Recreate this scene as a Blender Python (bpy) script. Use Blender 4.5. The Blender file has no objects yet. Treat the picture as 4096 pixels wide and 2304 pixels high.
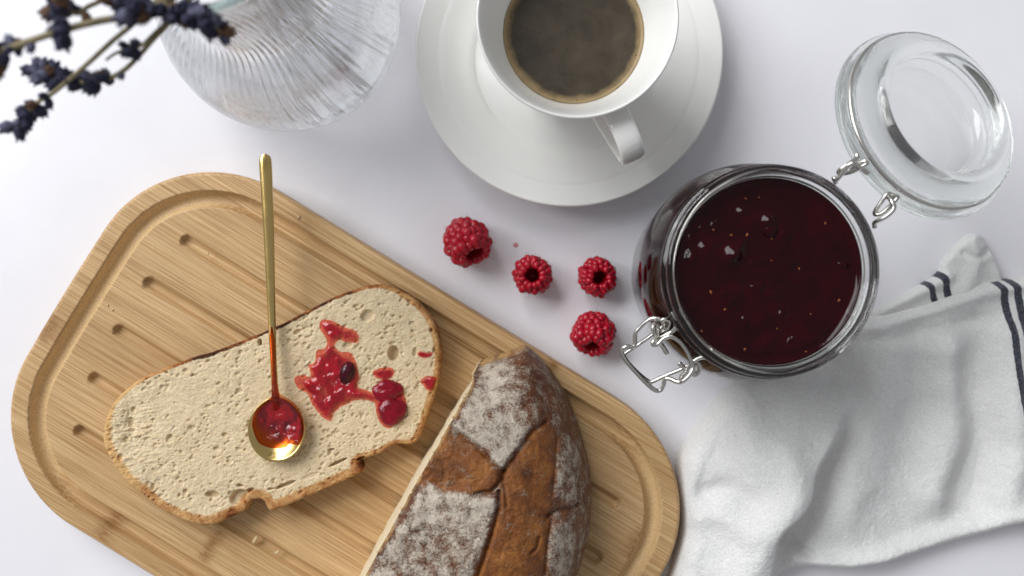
import bpy, bmesh, math, random
import numpy as np
from mathutils import Vector, Matrix, Quaternion

# ------------------------------------------------------------------ camera, light, exposure
C = bpy.context.scene.collection
SC = bpy.context.scene
S = 0.01                      # all lengths below are centimetres
HC, FPX = 45.0, 3526.0        # camera height above the table, focal length in photograph pixels

cam_d = bpy.data.cameras.new('camera')
cam = bpy.data.objects.new('camera', cam_d)
C.objects.link(cam)
cam.location = (0, 0, HC * S)
cam_d.sensor_width = 36.0
cam_d.lens = FPX / 4096.0 * 36.0
cam_d.clip_start = 0.01
cam_d.clip_end = 20
cam_d.dof.use_dof = True
cam_d.dof.focus_distance = 0.39
cam_d.dof.aperture_fstop = 5.6
cam_d.dof.aperture_blades = 7
SC.camera = cam

world = bpy.data.worlds.new('World')
SC.world = world
world.use_nodes = True
bg = world.node_tree.nodes['Background']
bg.inputs[0].default_value = (0.93, 0.95, 1.0, 1)
bg.inputs[1].default_value = 0.31

def area(name, loc, target, sx, sy, power, col):
    d = bpy.data.lights.new(name, 'AREA')
    d.shape = 'RECTANGLE'; d.size = sx; d.size_y = sy
    d.energy = power; d.color = col
    o = bpy.data.objects.new(name, d); C.objects.link(o)
    o.location = loc
    o.rotation_euler = (Vector(target) - Vector(loc)).to_track_quat('-Z', 'Y').to_euler()
    return o
# the two panes of the window beyond the upper left of the table
area('window_lamp', (-1.95, 0.93, 1.82), (0, 0, 0), 1.22, 1.5, 47.0, (0.96, 0.98, 1.0))
area('window_lamp', (-1.22, 1.78, 1.82), (0, 0, 0), 1.22, 1.5, 47.0, (0.96, 0.98, 1.0))
SC.view_settings.view_transform = 'Standard'
SC.view_settings.look = 'None'
SC.view_settings.exposure = 0.0
SC.view_settings.gamma = 1.0
SC.view_settings.use_curve_mapping = False
cy = SC.cycles
cy.max_bounces = 20; cy.transmission_bounces = 20; cy.glossy_bounces = 8
cy.diffuse_bounces = 5; cy.transparent_max_bounces = 16
cy.caustics_refractive = True; cy.caustics_reflective = True
cy.blur_glossy = 0.4
cy.sample_clamp_indirect = 12
cy.use_denoising = True

# ------------------------------------------------------------------ helpers
def P(px, py, z):
    """a point measured in the photograph, at height z (cm) -> world cm"""
    k = (HC - z) / FPX
    return np.array([(px - 2048.0) * k, -(py - 1152.0) * k, z])

def P2(pts, z):
    return [P(x, y, z)[:2] for x, y in pts]

rng = np.random.default_rng(7)
random.seed(7)

def _hash(ix, iy, seed):
    n = (ix.astype(np.int64) * 374761393 + iy.astype(np.int64) * 668265263 + seed * 1442695041) & 0xffffffff
    n = ((n ^ (n >> 13)) * 1274126177) & 0xffffffff
    n = n ^ (n >> 16)
    return (n & 0xffff) / 65535.0

def vnoise(x, y, seed=0):
    ix = np.floor(x); iy = np.floor(y)
    fx = x - ix; fy = y - iy
    u = fx * fx * (3 - 2 * fx); v = fy * fy * (3 - 2 * fy)
    a = _hash(ix, iy, seed); b = _hash(ix + 1, iy, seed)
    c = _hash(ix, iy + 1, seed); d = _hash(ix + 1, iy + 1, seed)
    return (a * (1 - u) + b * u) * (1 - v) + (c * (1 - u) + d * u) * v - 0.5

def fbm(x, y, seed=0, oct=4, gain=0.5):
    t = 0; amp = 1.0; tot = 0
    for o in range(oct):
        t = t + amp * vnoise(x * 2 ** o + 17.3 * o, y * 2 ** o - 9.1 * o, seed + o)
        tot += amp; amp *= gain
    return 2 * t / tot

def sstep(a, b, x):
    t = np.clip((x - a) / (b - a), 0, 1)
    return t * t * (3 - 2 * t)

def catmull(pts, n):
    """dense smooth curve through points (any dimension), open"""
    p = np.array(pts, float)
    q = np.vstack([2 * p[0] - p[1], p, 2 * p[-1] - p[-2]])
    out = []
    m = len(p) - 1
    per = max(2, int(n / m))
    for i in range(m):
        a, b, c, d = q[i], q[i + 1], q[i + 2], q[i + 3]
        for t in np.linspace(0, 1, per, endpoint=False):
            out.append(0.5 * ((2 * b) + (c - a) * t + (2 * a - 5 * b + 4 * c - d) * t * t + (3 * b - a - 3 * c + d) * t ** 3))
    out.append(p[-1])
    return np.array(out)

def catmull_closed(pts, per=6):
    p = np.array(pts, float); n = len(p); out = []
    for i in range(n):
        a, b, c, d = p[i - 1], p[i], p[(i + 1) % n], p[(i + 2) % n]
        for t in np.linspace(0, 1, per, endpoint=False):
            out.append(0.5 * ((2 * b) + (c - a) * t + (2 * a - 5 * b + 4 * c - d) * t * t + (3 * b - a - 3 * c + d) * t ** 3))
    return np.array(out)

def seg_dist(X, Y, pts, closed=True):
    """distance to a polyline and nearest points"""
    p = np.array(pts, float)
    q = np.roll(p, -1, axis=0) if closed else p[1:]
    p0 = p if closed else p[:-1]
    best = np.full(X.shape, 1e9); bx = np.zeros(X.shape); by = np.zeros(X.shape)
    for (ax, ay), (cx, cy_) in zip(p0, q):
        dx, dy = cx - ax, cy_ - ay
        L = dx * dx + dy * dy + 1e-12
        t = np.clip(((X - ax) * dx + (Y - ay) * dy) / L, 0, 1)
        nx, ny = ax + t * dx, ay + t * dy
        d = (X - nx) ** 2 + (Y - ny) ** 2
        m = d < best
        best = np.where(m, d, best); bx = np.where(m, nx, bx); by = np.where(m, ny, by)
    return np.sqrt(best), bx, by

def inside(X, Y, pts):
    p = np.array(pts, float); r = np.zeros(X.shape, bool)
    j = len(p) - 1
    for i in range(len(p)):
        xi, yi = p[i]; xj, yj = p[j]
        if yi != yj:
            r ^= ((yi > Y) != (yj > Y)) & (X < (xj - xi) * (Y - yi) / (yj - yi) + xi)
        j = i
    return r

def sdf(X, Y, pts):
    """positive inside"""
    d, _, _ = seg_dist(X, Y, pts)
    return np.where(inside(X, Y, pts), d, -d)

def setprops(o, label=None, cat=None, group=None, kind=None):
    if label: o['label'] = label
    if cat: o['category'] = cat
    if group: o['group'] = group
    if kind: o['kind'] = kind
    return o

def thing(name, label, cat, loc=(0, 0, 0), rot=(0, 0, 0), group=None):
    o = bpy.data.objects.new(name, None); C.objects.link(o)
    o.empty_display_size = 0.01
    o.location = [c * S for c in loc]; o.rotation_euler = rot
    o['org'] = [float(c) for c in loc]
    return setprops(o, label, cat, group)

def build(name, V, F, mat, parent=None, org=(0, 0, 0), smooth=True, attrs=None, loc=None):
    """one mesh object; V in cm; org is subtracted (the parent's or own origin)"""
    V = (np.asarray(V, float) - np.asarray(org, float)) * S
    me = bpy.data.meshes.new(name)
    if isinstance(F, np.ndarray) and F.ndim == 2:
        nf, k = F.shape
        me.vertices.add(len(V)); me.vertices.foreach_set('co', V.astype(np.float32).ravel())
        me.loops.add(nf * k); me.loops.foreach_set('vertex_index', F.astype(np.int32).ravel())
        me.polygons.add(nf)
        me.polygons.foreach_set('loop_start', np.arange(0, nf * k, k, dtype=np.int32))
        me.update(calc_edges=True)
    else:
        me.from_pydata([tuple(v) for v in V], [], [tuple(int(i) for i in f) for f in F])
    me.validate()
    if smooth:
        me.polygons.foreach_set('use_smooth', [True] * len(me.polygons))
    if attrs:
        for an, av in attrs.items():
            a = me.attributes.new(an, 'FLOAT', 'POINT')
            a.data.foreach_set('value', np.asarray(av, np.float32))
    me.update()
    if mat: me.materials.append(mat)
    o = bpy.data.objects.new(name, me); C.objects.link(o)
    if parent is not None: o.parent = parent
    if loc is not None: o.location = [c * S for c in loc]
    return o

def orient(V, F):
    """consistent outward normals through bmesh"""
    bm = bmesh.new()
    vs = [bm.verts.new(tuple(v)) for v in V]
    for f in F:
        try: bm.faces.new([vs[i] for i in f])
        except ValueError: pass
    bmesh.ops.recalc_face_normals(bm, faces=bm.faces)
    bm.verts.index_update()
    V2 = [tuple(v.co) for v in bm.verts]; F2 = [tuple(v.index for v in f.verts) for f in bm.faces]
    bm.free()
    return V2, F2

def lathe(profile, n=96, smooth_per=0, rib=None):
    """closed profile list of (r, z) from axis to axis -> V, F (outward if profile runs counter-clockwise in r,z)"""
    pr = np.array(profile, float)
    if smooth_per: 
        pr = catmull(pr, smooth_per * (len(pr) - 1)); pr[:, 0] = np.maximum(pr[:, 0], 0)
    V = []; F = []; idx = []
    th = np.linspace(0, 2 * np.pi, n, endpoint=False)
    for k, (r, z) in enumerate(pr):
        if r < 1e-4:
            idx.append([len(V)]); V.append((0, 0, z))
        else:
            rr = np.full(n, r)
            if rib is not None: rr = rib(r, z, th, k)
            idx.append(list(range(len(V), len(V) + n)))
            V += [(a * math.cos(t), a * math.sin(t), z) for a, t in zip(rr, th)]
    for a, b in zip(idx[:-1], idx[1:]):
        if len(a) == 1 and len(b) == 1: continue
        for i in range(n):
            j = (i + 1) % n
            if len(a) == 1: F.append((a[0], b[j], b[i]))
            elif len(b) == 1: F.append((a[i], a[j], b[0]))
            else: F.append((a[i], a[j], b[j], b[i]))
    return np.array(V), F

def tube(pts, r, n=10, smooth=0, closed=False, flat=1.0):
    """round wire along points (cm); r number or list"""
    p = np.array(pts, float)
    rr = np.full(len(p), r) if np.isscalar(r) else np.array(r, float)
    if smooth:
        q = catmull(np.hstack([p, rr[:, None]]), smooth * (len(p) - 1))
        p, rr = q[:, :3], q[:, 3]
    m = len(p)
    T = np.gradient(p, axis=0)
    if closed:
        T = np.roll(p, -1, 0) - np.roll(p, 1, 0)
    T /= np.linalg.norm(T, axis=1)[:, None] + 1e-12
    ref = np.array([0, 0, 1.0]) if abs(T[0][2]) < 0.9 else np.array([1.0, 0, 0])
    N = np.cross(T[0], ref); N /= np.linalg.norm(N)
    V = []
    for i in range(m):
        N = N - T[i] * np.dot(N, T[i]); N /= np.linalg.norm(N) + 1e-12
        B = np.cross(T[i], N)
        for k in range(n):
            a = 2 * math.pi * k / n
            V.append(p[i] + rr[i] * (math.cos(a) * N + flat * math.sin(a) * B))
    F = []
    for i in range(m if closed else m - 1):
        i2 = (i + 1) % m
        for k in range(n):
            k2 = (k + 1) % n
            F.append((i * n + k, i * n + k2, i2 * n + k2, i2 * n + k))
    if not closed:
        F.append(tuple(range(n - 1, -1, -1))); F.append(tuple((m - 1) * n + k for k in range(n)))
    return np.array(V), F

def join(parts):
    V = []; F = []; o = 0
    for v, f in parts:
        V.append(np.asarray(v)); F += [tuple(i + o for i in ff) for ff in f]; o += len(v)
    return np.vstack(V), F

def patch(outline, res, hfun, skirt, cap=False):
    """height field inside an outline, border snapped on it, side wall down through skirt = [(inward offset, z or None)], flat underside.
    hfun(X, Y, D) -> Z (D = distance inside the border). returns V, F, D, side flags, nx"""
    o = np.array(outline, float)
    x0, y0 = o.min(0) - res; x1, y1 = o.max(0) + res
    xs = np.arange(x0, x1 + res, res); ys = np.arange(y0, y1 + res, res)
    X, Y = np.meshgrid(xs, ys)
    D, bx, by = seg_dist(X, Y, o)
    ins = inside(X, Y, o)
    sd = np.where(ins, D, -D)
    cellmin = np.minimum.reduce([sd[:-1, :-1], sd[1:, :-1], sd[:-1, 1:], sd[1:, 1:]])
    cen = (sd[:-1, :-1] + sd[1:, :-1] + sd[:-1, 1:] + sd[1:, 1:]) / 4
    use = (cen > 0) & (cellmin > -res)
    vid = np.full(X.shape, -1)
    J, I = np.nonzero(use)
    used = np.zeros(X.shape, bool)
    for dj in (0, 1):
        for di in (0, 1): used[J + dj, I + di] = True
    cnt = used.sum(); vid[used] = np.arange(cnt)
    quads = np.stack([vid[J, I], vid[J, I + 1], vid[J + 1, I + 1], vid[J + 1, I]], 1)
    # border edges
    e = {}
    for q in quads:
        for a, b in ((q[0], q[1]), (q[1], q[2]), (q[2], q[3]), (q[3], q[0])):
            if (b, a) in e: del e[(b, a)]
            else: e[(a, b)] = 1
    VX, VY, VD = X[used].copy(), Y[used].copy(), np.maximum(sd[used], 0)
    bset = np.array(sorted({a for a, b in e}))
    VX[bset] = bx[used][bset]; VY[bset] = by[used][bset]; VD[bset] = 0
    VZ = hfun(VX, VY, VD)
    V = np.stack([VX, VY, VZ], 1)
    side = np.zeros(len(V))
    F = [tuple(q) for q in quads]
    nxt = {a: b for a, b in e}
    # inward direction of each border vertex from the smoothed outline
    cur = {b: b for b in bset}
    Vs = [V]; base = len(V); D_all = [VD]; side_all = [side]
    nb = {b: None for b in bset}
    prev = {b: a for a, b in e}
    inn = {}
    for b in bset:
        t = V[nxt[b]][:2] - V[prev[b]][:2]
        l = np.hypot(*t) + 1e-9
        inn[b] = np.array([-t[1], t[0]]) / l
    for (off, z) in skirt:
        new = {}
        ring = []
        for b in bset:
            p = V[b].copy(); p[:2] += inn[b] * off
            p[2] = (z if not callable(z) else z(V[b]))
            new[b] = base + len(ring); ring.append(p)
        for a, b in e:
            F.append((cur[b], cur[a], new[a], new[b]))
        Vs.append(np.array(ring)); D_all.append(np.zeros(len(ring))); side_all.append(np.ones(len(ring)))
        base += len(ring); cur = new
    if cap:
        left = set(nxt)
        while left:
            s0 = next(iter(left)); loop = []; c = s0
            while c in left:
                left.discard(c); loop.append(cur[c]); c = nxt[c]
            if len(loop) > 2: F.append(tuple(reversed(loop)))
    return np.vstack(Vs), F, np.concatenate(D_all), np.concatenate(side_all)

# ------------------------------------------------------------------ material helpers
def newmat(name):
    m = bpy.data.materials.new(name); m.use_nodes = True
    nt = m.node_tree; b = nt.nodes['Principled BSDF']
    return m, nt, b

def val(nt, sock, v):
    if isinstance(v, bpy.types.NodeSocket): nt.links.new(v, sock)
    elif isinstance(v, (tuple, list)) and len(v) == 3 and sock.type == 'RGBA': sock.default_value = (*v, 1)
    else: sock.default_value = v

def obco(nt):
    for n in nt.nodes:
        if n.type == 'TEX_COORD': return n.outputs['Object']
    return nt.nodes.new('ShaderNodeTexCoord').outputs['Object']

def noise(nt, scale, detail=4, rough=0.55, dist=0.0, co=None, loc=(0, 0, 0), out='Fac'):
    """scale per cm"""
    if np.isscalar(scale): scale = (scale,) * 3
    mp = nt.nodes.new('ShaderNodeMapping'); mp.inputs['Scale'].default_value = [s / S for s in scale]
    mp.inputs['Location'].default_value = loc
    nt.links.new(co or obco(nt), mp.inputs['Vector'])
    t = nt.nodes.new('ShaderNodeTexNoise'); t.inputs['Scale'].default_value = 1
    t.inputs['Detail'].default_value = detail; t.inputs['Roughness'].default_value = rough
    t.inputs['Distortion'].default_value = dist
    nt.links.new(mp.outputs[0], t.inputs['Vector'])
    return t.outputs[out]

def voro(nt, scale, feature='F1', out='Distance', rand=1.0):
    if np.isscalar(scale): scale = (scale,) * 3
    mp = nt.nodes.new('ShaderNodeMapping'); mp.inputs['Scale'].default_value = [s / S for s in scale]
    nt.links.new(obco(nt), mp.inputs['Vector'])
    t = nt.nodes.new('ShaderNodeTexVoronoi'); t.feature = feature; t.inputs['Scale'].default_value = 1
    t.inputs['Randomness'].default_value = rand
    nt.links.new(mp.outputs[0], t.inputs['Vector'])
    return t.outputs[out]

def ramp(nt, fac, stops, mode='LINEAR'):
    r = nt.nodes.new('ShaderNodeValToRGB'); r.color_ramp.interpolation = mode
    el = r.color_ramp.elements
    while len(el) > len(stops): el.remove(el[-1])
    while len(el) < len(stops): el.new(0.5)
    for e_, (p, c) in zip(el, stops):
        e_.position = p; e_.color = (*c, 1) if not np.isscalar(c) else (c, c, c, 1)
    val(nt, r.inputs[0], fac)
    return r.outputs[0]

def mix(nt, fac, a, b, mode='MIX'):
    m = nt.nodes.new('ShaderNodeMix'); m.data_type = 'RGBA'; m.blend_type = mode
    val(nt, m.inputs[0], fac); val(nt, m.inputs[6], a); val(nt, m.inputs[7], b)
    return m.outputs[2]

def math_(nt, op, a, b=0.0, c=0.0):
    m = nt.nodes.new('ShaderNodeMath'); m.operation = op
    val(nt, m.inputs[0], a); val(nt, m.inputs[1], b)
    if len(m.inputs) > 2: val(nt, m.inputs[2], c)
    return m.outputs[0]

def mrange(nt, v, a, b, c=0.0, d=1.0):
    m = nt.nodes.new('ShaderNodeMapRange'); m.interpolation_type = 'SMOOTHSTEP'
    val(nt, m.inputs[0], v); m.inputs[1].default_value = a; m.inputs[2].default_value = b
    m.inputs[3].default_value = c; m.inputs[4].default_value = d
    return m.outputs[0]

def attr(nt, name):
    a = nt.nodes.new('ShaderNodeAttribute'); a.attribute_name = name
    return a.outputs['Fac']

def bump(nt, h, strength, dist_cm, normal=None):
    b = nt.nodes.new('ShaderNodeBump'); b.inputs['Strength'].default_value = strength
    b.inputs['Distance'].default_value = dist_cm * S
    val(nt, b.inputs['Height'], h)
    if normal is not None: nt.links.new(normal, b.inputs['Normal'])
    return b.outputs[0]

def sepxyz(nt, co=None):
    s = nt.nodes.new('ShaderNodeSeparateXYZ'); nt.links.new(co or obco(nt), s.inputs[0])
    return s.outputs

def out_of(nt):
    return [n for n in nt.nodes if n.type == 'OUTPUT_MATERIAL'][0]

# ------------------------------------------------------------------ materials
def m_table():
    m, nt, b = newmat('white_tabletop')
    n = noise(nt, 0.25, 3)
    val(nt, b.inputs['Base Color'], ramp(nt, n, [(0.3, (0.81, 0.795, 0.825)), (0.7, (0.84, 0.825, 0.855))]))
    b.inputs['Roughness'].default_value = 0.22
    b.inputs['Specular IOR Level'].default_value = 0.4
    val(nt, b.inputs['Normal'], bump(nt, noise(nt, 1.2, 2), 0.03, 0.1))
    return m

def m_bamboo():
    m, nt, b = newmat('bamboo')
    fine = noise(nt, (0.10, 13, 13), 3, 0.6, 0.0)
    finer = noise(nt, (0.30, 34, 34), 3, 0.6, 0.0)
    broad = noise(nt, (0.05, 1.7, 1.7), 2, 0.5)
    xyz = sepxyz(nt)
    strip = math_(nt, 'FLOOR', math_(nt, 'MULTIPLY', xyz[1], 1 / (0.62 * S)))
    wn = nt.nodes.new('ShaderNodeTexWhiteNoise'); wn.noise_dimensions = '1D'
    nt.links.new(strip, wn.inputs['W'])
    base = ramp(nt, fine, [(0.28, (0.37, 0.205, 0.085)), (0.42, (0.53, 0.335, 0.155)), (0.54, (0.64, 0.44, 0.225)), (0.75, (0.70, 0.51, 0.28))])
    c = mix(nt, ramp(nt, finer, [(0.34, 0.95), (0.54, 0.0)]), base, (0.35, 0.175, 0.060))
    tint = ramp(nt, math_(nt, 'ADD', math_(nt, 'MULTIPLY', wn.outputs['Value'], 0.5), math_(nt, 'MULTIPLY', broad, 0.5)),
                [(0.2, (0.84, 0.80, 0.74)), (0.8, (1.06, 1.05, 1.04))])
    c = mix(nt, 1.0, c, tint, 'MULTIPLY')
    node = math_(nt, 'MULTIPLY', attr(nt, 'node'), ramp(nt, noise(nt, (1.2, 9, 9), 3), [(0.35, 0.25), (0.62, 1.0)]))
    c = mix(nt, node, c, (0.27, 0.125, 0.04))
    dots = mrange(nt, voro(nt, (4.5, 4.5, 4.5)), 0.13, 0.2, 1, 0)
    c = mix(nt, math_(nt, 'MULTIPLY', dots, math_(nt, 'MULTIPLY', attr(nt, 'node'), 0.7)), c, (0.07, 0.035, 0.015))
    # end grain: fine dots where the milled groove crosses the fibres
    eg = ramp(nt, voro(nt, (14, 14, 14)), [(0.18, 0.0), (0.42, 1.0)])
    c = mix(nt, attr(nt, 'endgrain'), c, mix(nt, eg, (0.42, 0.25, 0.105), (0.64, 0.44, 0.22)))
    val(nt, b.inputs['Base Color'], c)
    b.inputs['Roughness'].default_value = 0.48
    b.inputs['Specular IOR Level'].default_value = 0.35
    val(nt, b.inputs['Normal'], bump(nt, finer, 0.18, 0.03))
    return m

def m_crumb(name='bread_crumb', crusty=True):
    m, nt, b = newmat(name)
    n1 = noise(nt, 2.2, 4); n2 = noise(nt, 14, 4, 0.65); n0 = noise(nt, 0.5, 2)
    crumb = ramp(nt, n1, [(0.3, (0.61, 0.47, 0.285)), (0.7, (0.74, 0.60, 0.40))])
    crumb = mix(nt, 0.5, crumb, ramp(nt, n2, [(0.30, (0.36, 0.25, 0.13)), (0.46, (0.66, 0.53, 0.335)), (0.68, (0.84, 0.73, 0.54))]))
    if crusty:
        burn = attr(nt, 'burn')
        nb = math_(nt, 'ADD', burn, math_(nt, 'MULTIPLY', math_(nt, 'SUBTRACT', noise(nt, 2.4, 5, 0.7), 0.5), 1.9))
        crust = ramp(nt, nb, [(0.0, (0.60, 0.37, 0.16)), (0.35, (0.45, 0.225, 0.085)), (0.65, (0.25, 0.085, 0.025)), (1.0, (0.055, 0.020, 0.009))])
        f = math_(nt, 'ADD', attr(nt, 'crust'), math_(nt, 'MULTIPLY', math_(nt, 'SUBTRACT', noise(nt, 6.0, 5, 0.7), 0.5), 1.3))
        crumb = mix(nt, mrange(nt, f, 0.30, 0.78), crumb, crust)
    val(nt, b.inputs['Base Color'], crumb)
    b.inputs['Roughness'].default_value = 0.85
    b.inputs['Specular IOR Level'].default_value = 0.15
    b.inputs['Subsurface Weight'].default_value = 0.45
    b.inputs['Subsurface Radius'].default_value = (0.003, 0.002, 0.0012)
    b.inputs['Subsurface Scale'].default_value = 0.5
    h = math_(nt, 'ADD', n2, math_(nt, 'MULTIPLY', ramp(nt, voro(nt, 7.0), [(0.15, 0.0), (0.5, 1.0)]), 0.7))
    val(nt, b.inputs['Normal'], bump(nt, h, 0.16, 0.04))
    return m

def m_loaf():
    m, nt, b = newmat('floured_crust')
    n1 = noise(nt, 1.1, 4, 0.6); n2 = noise(nt, 9, 5, 0.7); n3 = noise(nt, 22, 3, 0.6)
    crust = ramp(nt, n1, [(0.30, (0.085, 0.026, 0.012)), (0.50, (0.15, 0.050, 0.018)), (0.72, (0.24, 0.088, 0.028))])
    bloom = ramp(nt, n1, [(0.30, (0.12, 0.038, 0.010)), (0.50, (0.25, 0.083, 0.018)), (0.72, (0.40, 0.155, 0.036))])
    crust = mix(nt, attr(nt, 'bloom'), crust, bloom)
    crust = mix(nt, mrange(nt, n3, 0.56, 0.72, 0, 0.45), crust, (0.40, 0.25, 0.14))
    crust = mix(nt, mrange(nt, n2, 0.28, 0.50, 0.75, 0.0), crust, (0.055, 0.018, 0.009))
    fl = attr(nt, 'flour')
    f = math_(nt, 'ADD', fl, math_(nt, 'MULTIPLY', math_(nt, 'SUBTRACT', n2, 0.5), 1.45))
    f = math_(nt, 'ADD', f, math_(nt, 'MULTIPLY', math_(nt, 'SUBTRACT', n3, 0.5), 0.9))
    f = math_(nt, 'ADD', f, math_(nt, 'MULTIPLY', math_(nt, 'SUBTRACT', noise(nt, 2.0, 4), 0.5), 1.7))
    dust = mix(nt, n3, (0.58, 0.49, 0.385), (0.80, 0.72, 0.60))
    fac = math_(nt, 'MULTIPLY', mrange(nt, f, 0.26, 1.02), 0.90)
    c = mix(nt, fac, crust, dust)
    c = mix(nt, attr(nt, 'torn'), c, (0.62, 0.38, 0.15))
    val(nt, b.inputs['Base Color'], c)
    val(nt, b.inputs['Roughness'], mix(nt, fac, (0.42,) * 3, (0.95,) * 3))
    b.inputs['Specular IOR Level'].default_value = 0.3
    h = math_(nt, 'ADD', math_(nt, 'MULTIPLY', fac, 0.8), math_(nt, 'ADD', n2, math_(nt, 'MULTIPLY', n3, 0.5)))
    val(nt, b.inputs['Normal'], bump(nt, h, 0.7, 0.07))
    return m

def m_metal(name, col, rough, scratch=0.05):
    m, nt, b = newmat(name)
    b.inputs['Base Color'].default_value = (*col, 1)
    b.inputs['Metallic'].default_value = 1
    val(nt, b.inputs['Roughness'], ramp(nt, noise(nt, 1.5, 4), [(0.3, rough), (0.7, rough + scratch)]))
    val(nt, b.inputs['Normal'], bump(nt, noise(nt, (9, 1.5, 9), 4), 0.04, 0.03))
    return m

def m_glass(name, col=(1, 1, 1), ior=1.47, rough=0.0, clear=0.0):
    m, nt, b = newmat(name)
    b.inputs['Base Color'].default_value = (*col, 1)
    b.inputs['Transmission Weight'].default_value = 1
    b.inputs['Roughness'].default_value = rough
    b.inputs['IOR'].default_value = ior
    if clear:
        tr = nt.nodes.new('ShaderNodeBsdfTransparent'); tr.inputs[0].default_value = (*col, 1)
        mx = nt.nodes.new('ShaderNodeMixShader'); mx.inputs[0].default_value = clear
        nt.links.new(b.outputs[0], mx.inputs[1]); nt.links.new(tr.outputs[0], mx.inputs[2])
        nt.links.new(mx.outputs[0], out_of(nt).inputs[0])
    return m

def absorb(m, col, density):
    nt = m.node_tree
    v = nt.nodes.new('ShaderNodeVolumeAbsorption'); v.inputs[0].default_value = (*col, 1); v.inputs[1].default_value = density
    nt.links.new(v.outputs[0], out_of(nt).inputs['Volume'])
    return m

def m_porcelain():
    m, nt, b = newmat('white_porcelain')
    b.inputs['Base Color'].default_value = (0.90, 0.887, 0.85, 1)
    b.inputs['Roughness'].default_value = 0.16
    b.inputs['Specular IOR Level'].default_value = 0.5
    b.inputs['Coat Weight'].default_value = 0.4
    b.inputs['Coat Roughness'].default_value = 0.05
    val(nt, b.inputs['Normal'], bump(nt, noise(nt, 0.8, 2), 0.03, 0.1))
    return m

def m_coffee():
    m, nt, b = newmat('coffee_with_crema')
    r = attr(nt, 'rim')      # 0 centre .. 1 edge
    n1 = noise(nt, 0.75, 5, 0.6, 0.6); n2 = noise(nt, 20, 3, 0.7)
    rn = math_(nt, 'ADD', r, math_(nt, 'MULTIPLY', math_(nt, 'SUBTRACT', noise(nt, 1.4, 4), 0.5), 0.14))
    mid = ramp(nt, n1, [(0.28, (0.032, 0.025, 0.018)), (0.47, (0.054, 0.042, 0.029)), (0.70, (0.078, 0.061, 0.042))])
    mid = mix(nt, mrange(nt, n2, 0.35, 0.7, 0, 0.3), mid, (0.11, 0.092, 0.066))
    c = mix(nt, ramp(nt, rn, [(0.87, 0.0), (0.95, 0.75), (1.0, 1.0)]), mid, (0.36, 0.26, 0.13))
    sp = math_(nt, 'MULTIPLY', mrange(nt, voro(nt, 3.2), 0.07, 0.12, 1, 0), mrange(nt, r, 0.35, 0.95, 0.15, 1.0))
    c = mix(nt, sp, c, (0.02, 0.014, 0.01))
    val(nt, b.inputs['Base Color'], c)
    b.inputs['Roughness'].default_value = 0.34
    b.inputs['Specular IOR Level'].default_value = 0.3
    val(nt, b.inputs['Normal'], bump(nt, n2, 0.12, 0.03))
    return m

def m_jam(name, col, deep, cover=1.0, thin=False, rough=0.06, bmp=0.35, spec=0.4, thincol=(0.62, 0.045, 0.06), glass=(0.95, 0.50, 0.46)):
    m, nt, b = newmat(name)
    n1 = noise(nt, 1.6 if bmp > .15 else .7, 4 if bmp > .15 else 2, 0.6, 0.5); n2 = noise(nt, 5 if bmp > .15 else 2.2, 3)
    c = mix(nt, mrange(nt, n1, 0.35, 0.65), deep, col)
    b.inputs['Roughness'].default_value = rough
    b.inputs['Specular IOR Level'].default_value = spec
    b.inputs['Coat Weight'].default_value = 0.0 if not thin else 0.45
    b.inputs['Coat Roughness'].default_value = 0.02
    b.inputs['Subsurface Weight'].default_value = 0.12 if not thin else 0.06
    b.inputs['Subsurface Radius'].default_value = (0.004, 0.0006, 0.0006)
    b.inputs['Subsurface Scale'].default_value = 0.6
    val(nt, b.inputs['Normal'], bump(nt, math_(nt, 'ADD', n2, n1), bmp, 0.12))
    if thin:
        t = attr(nt, 'thick')
        c = mix(nt, mrange(nt, t, 0.15, 0.75), thincol, c)
        tr = nt.nodes.new('ShaderNodeBsdfTransparent'); tr.inputs[0].default_value = (*glass, 1)
        mx = nt.nodes.new('ShaderNodeMixShader')
        f = math_(nt, 'ADD', t, math_(nt, 'MULTIPLY', math_(nt, 'SUBTRACT', noise(nt, 5, 4, 0.65), 0.5), 0.5))
        nt.links.new(mrange(nt, f, 0.08, 0.85, 0.0, cover), mx.inputs[0])
        nt.links.new(tr.outputs[0], mx.inputs[1]); nt.links.new(b.outputs[0], mx.inputs[2])
        nt.links.new(mx.outputs[0], out_of(nt).inputs[0])
    val(nt, b.inputs['Base Color'], c)
    return m

def m_raspberry(name, col):
    m, nt, b = newmat(name)
    n = noise(nt, 3.0, 3)
    val(nt, b.inputs['Base Color'], ramp(nt, n, [(0.3, tuple(c * 0.75 for c in col)), (0.7, tuple(min(1, c * 1.2) for c in col))]))
    b.inputs['Roughness'].default_value = 0.24
    b.inputs['Specular IOR Level'].default_value = 0.38
    b.inputs['Coat Weight'].default_value = 0.1
    b.inputs['Coat Roughness'].default_value = 0.1
    b.inputs['Subsurface Weight'].default_value = 0.2
    b.inputs['Subsurface Radius'].default_value = (0.003, 0.0004, 0.0006)
    b.inputs['Subsurface Scale'].default_value = 0.6
    val(nt, b.inputs['Normal'], bump(nt, noise(nt, 9, 4), 0.22, 0.03))
    return m

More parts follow.
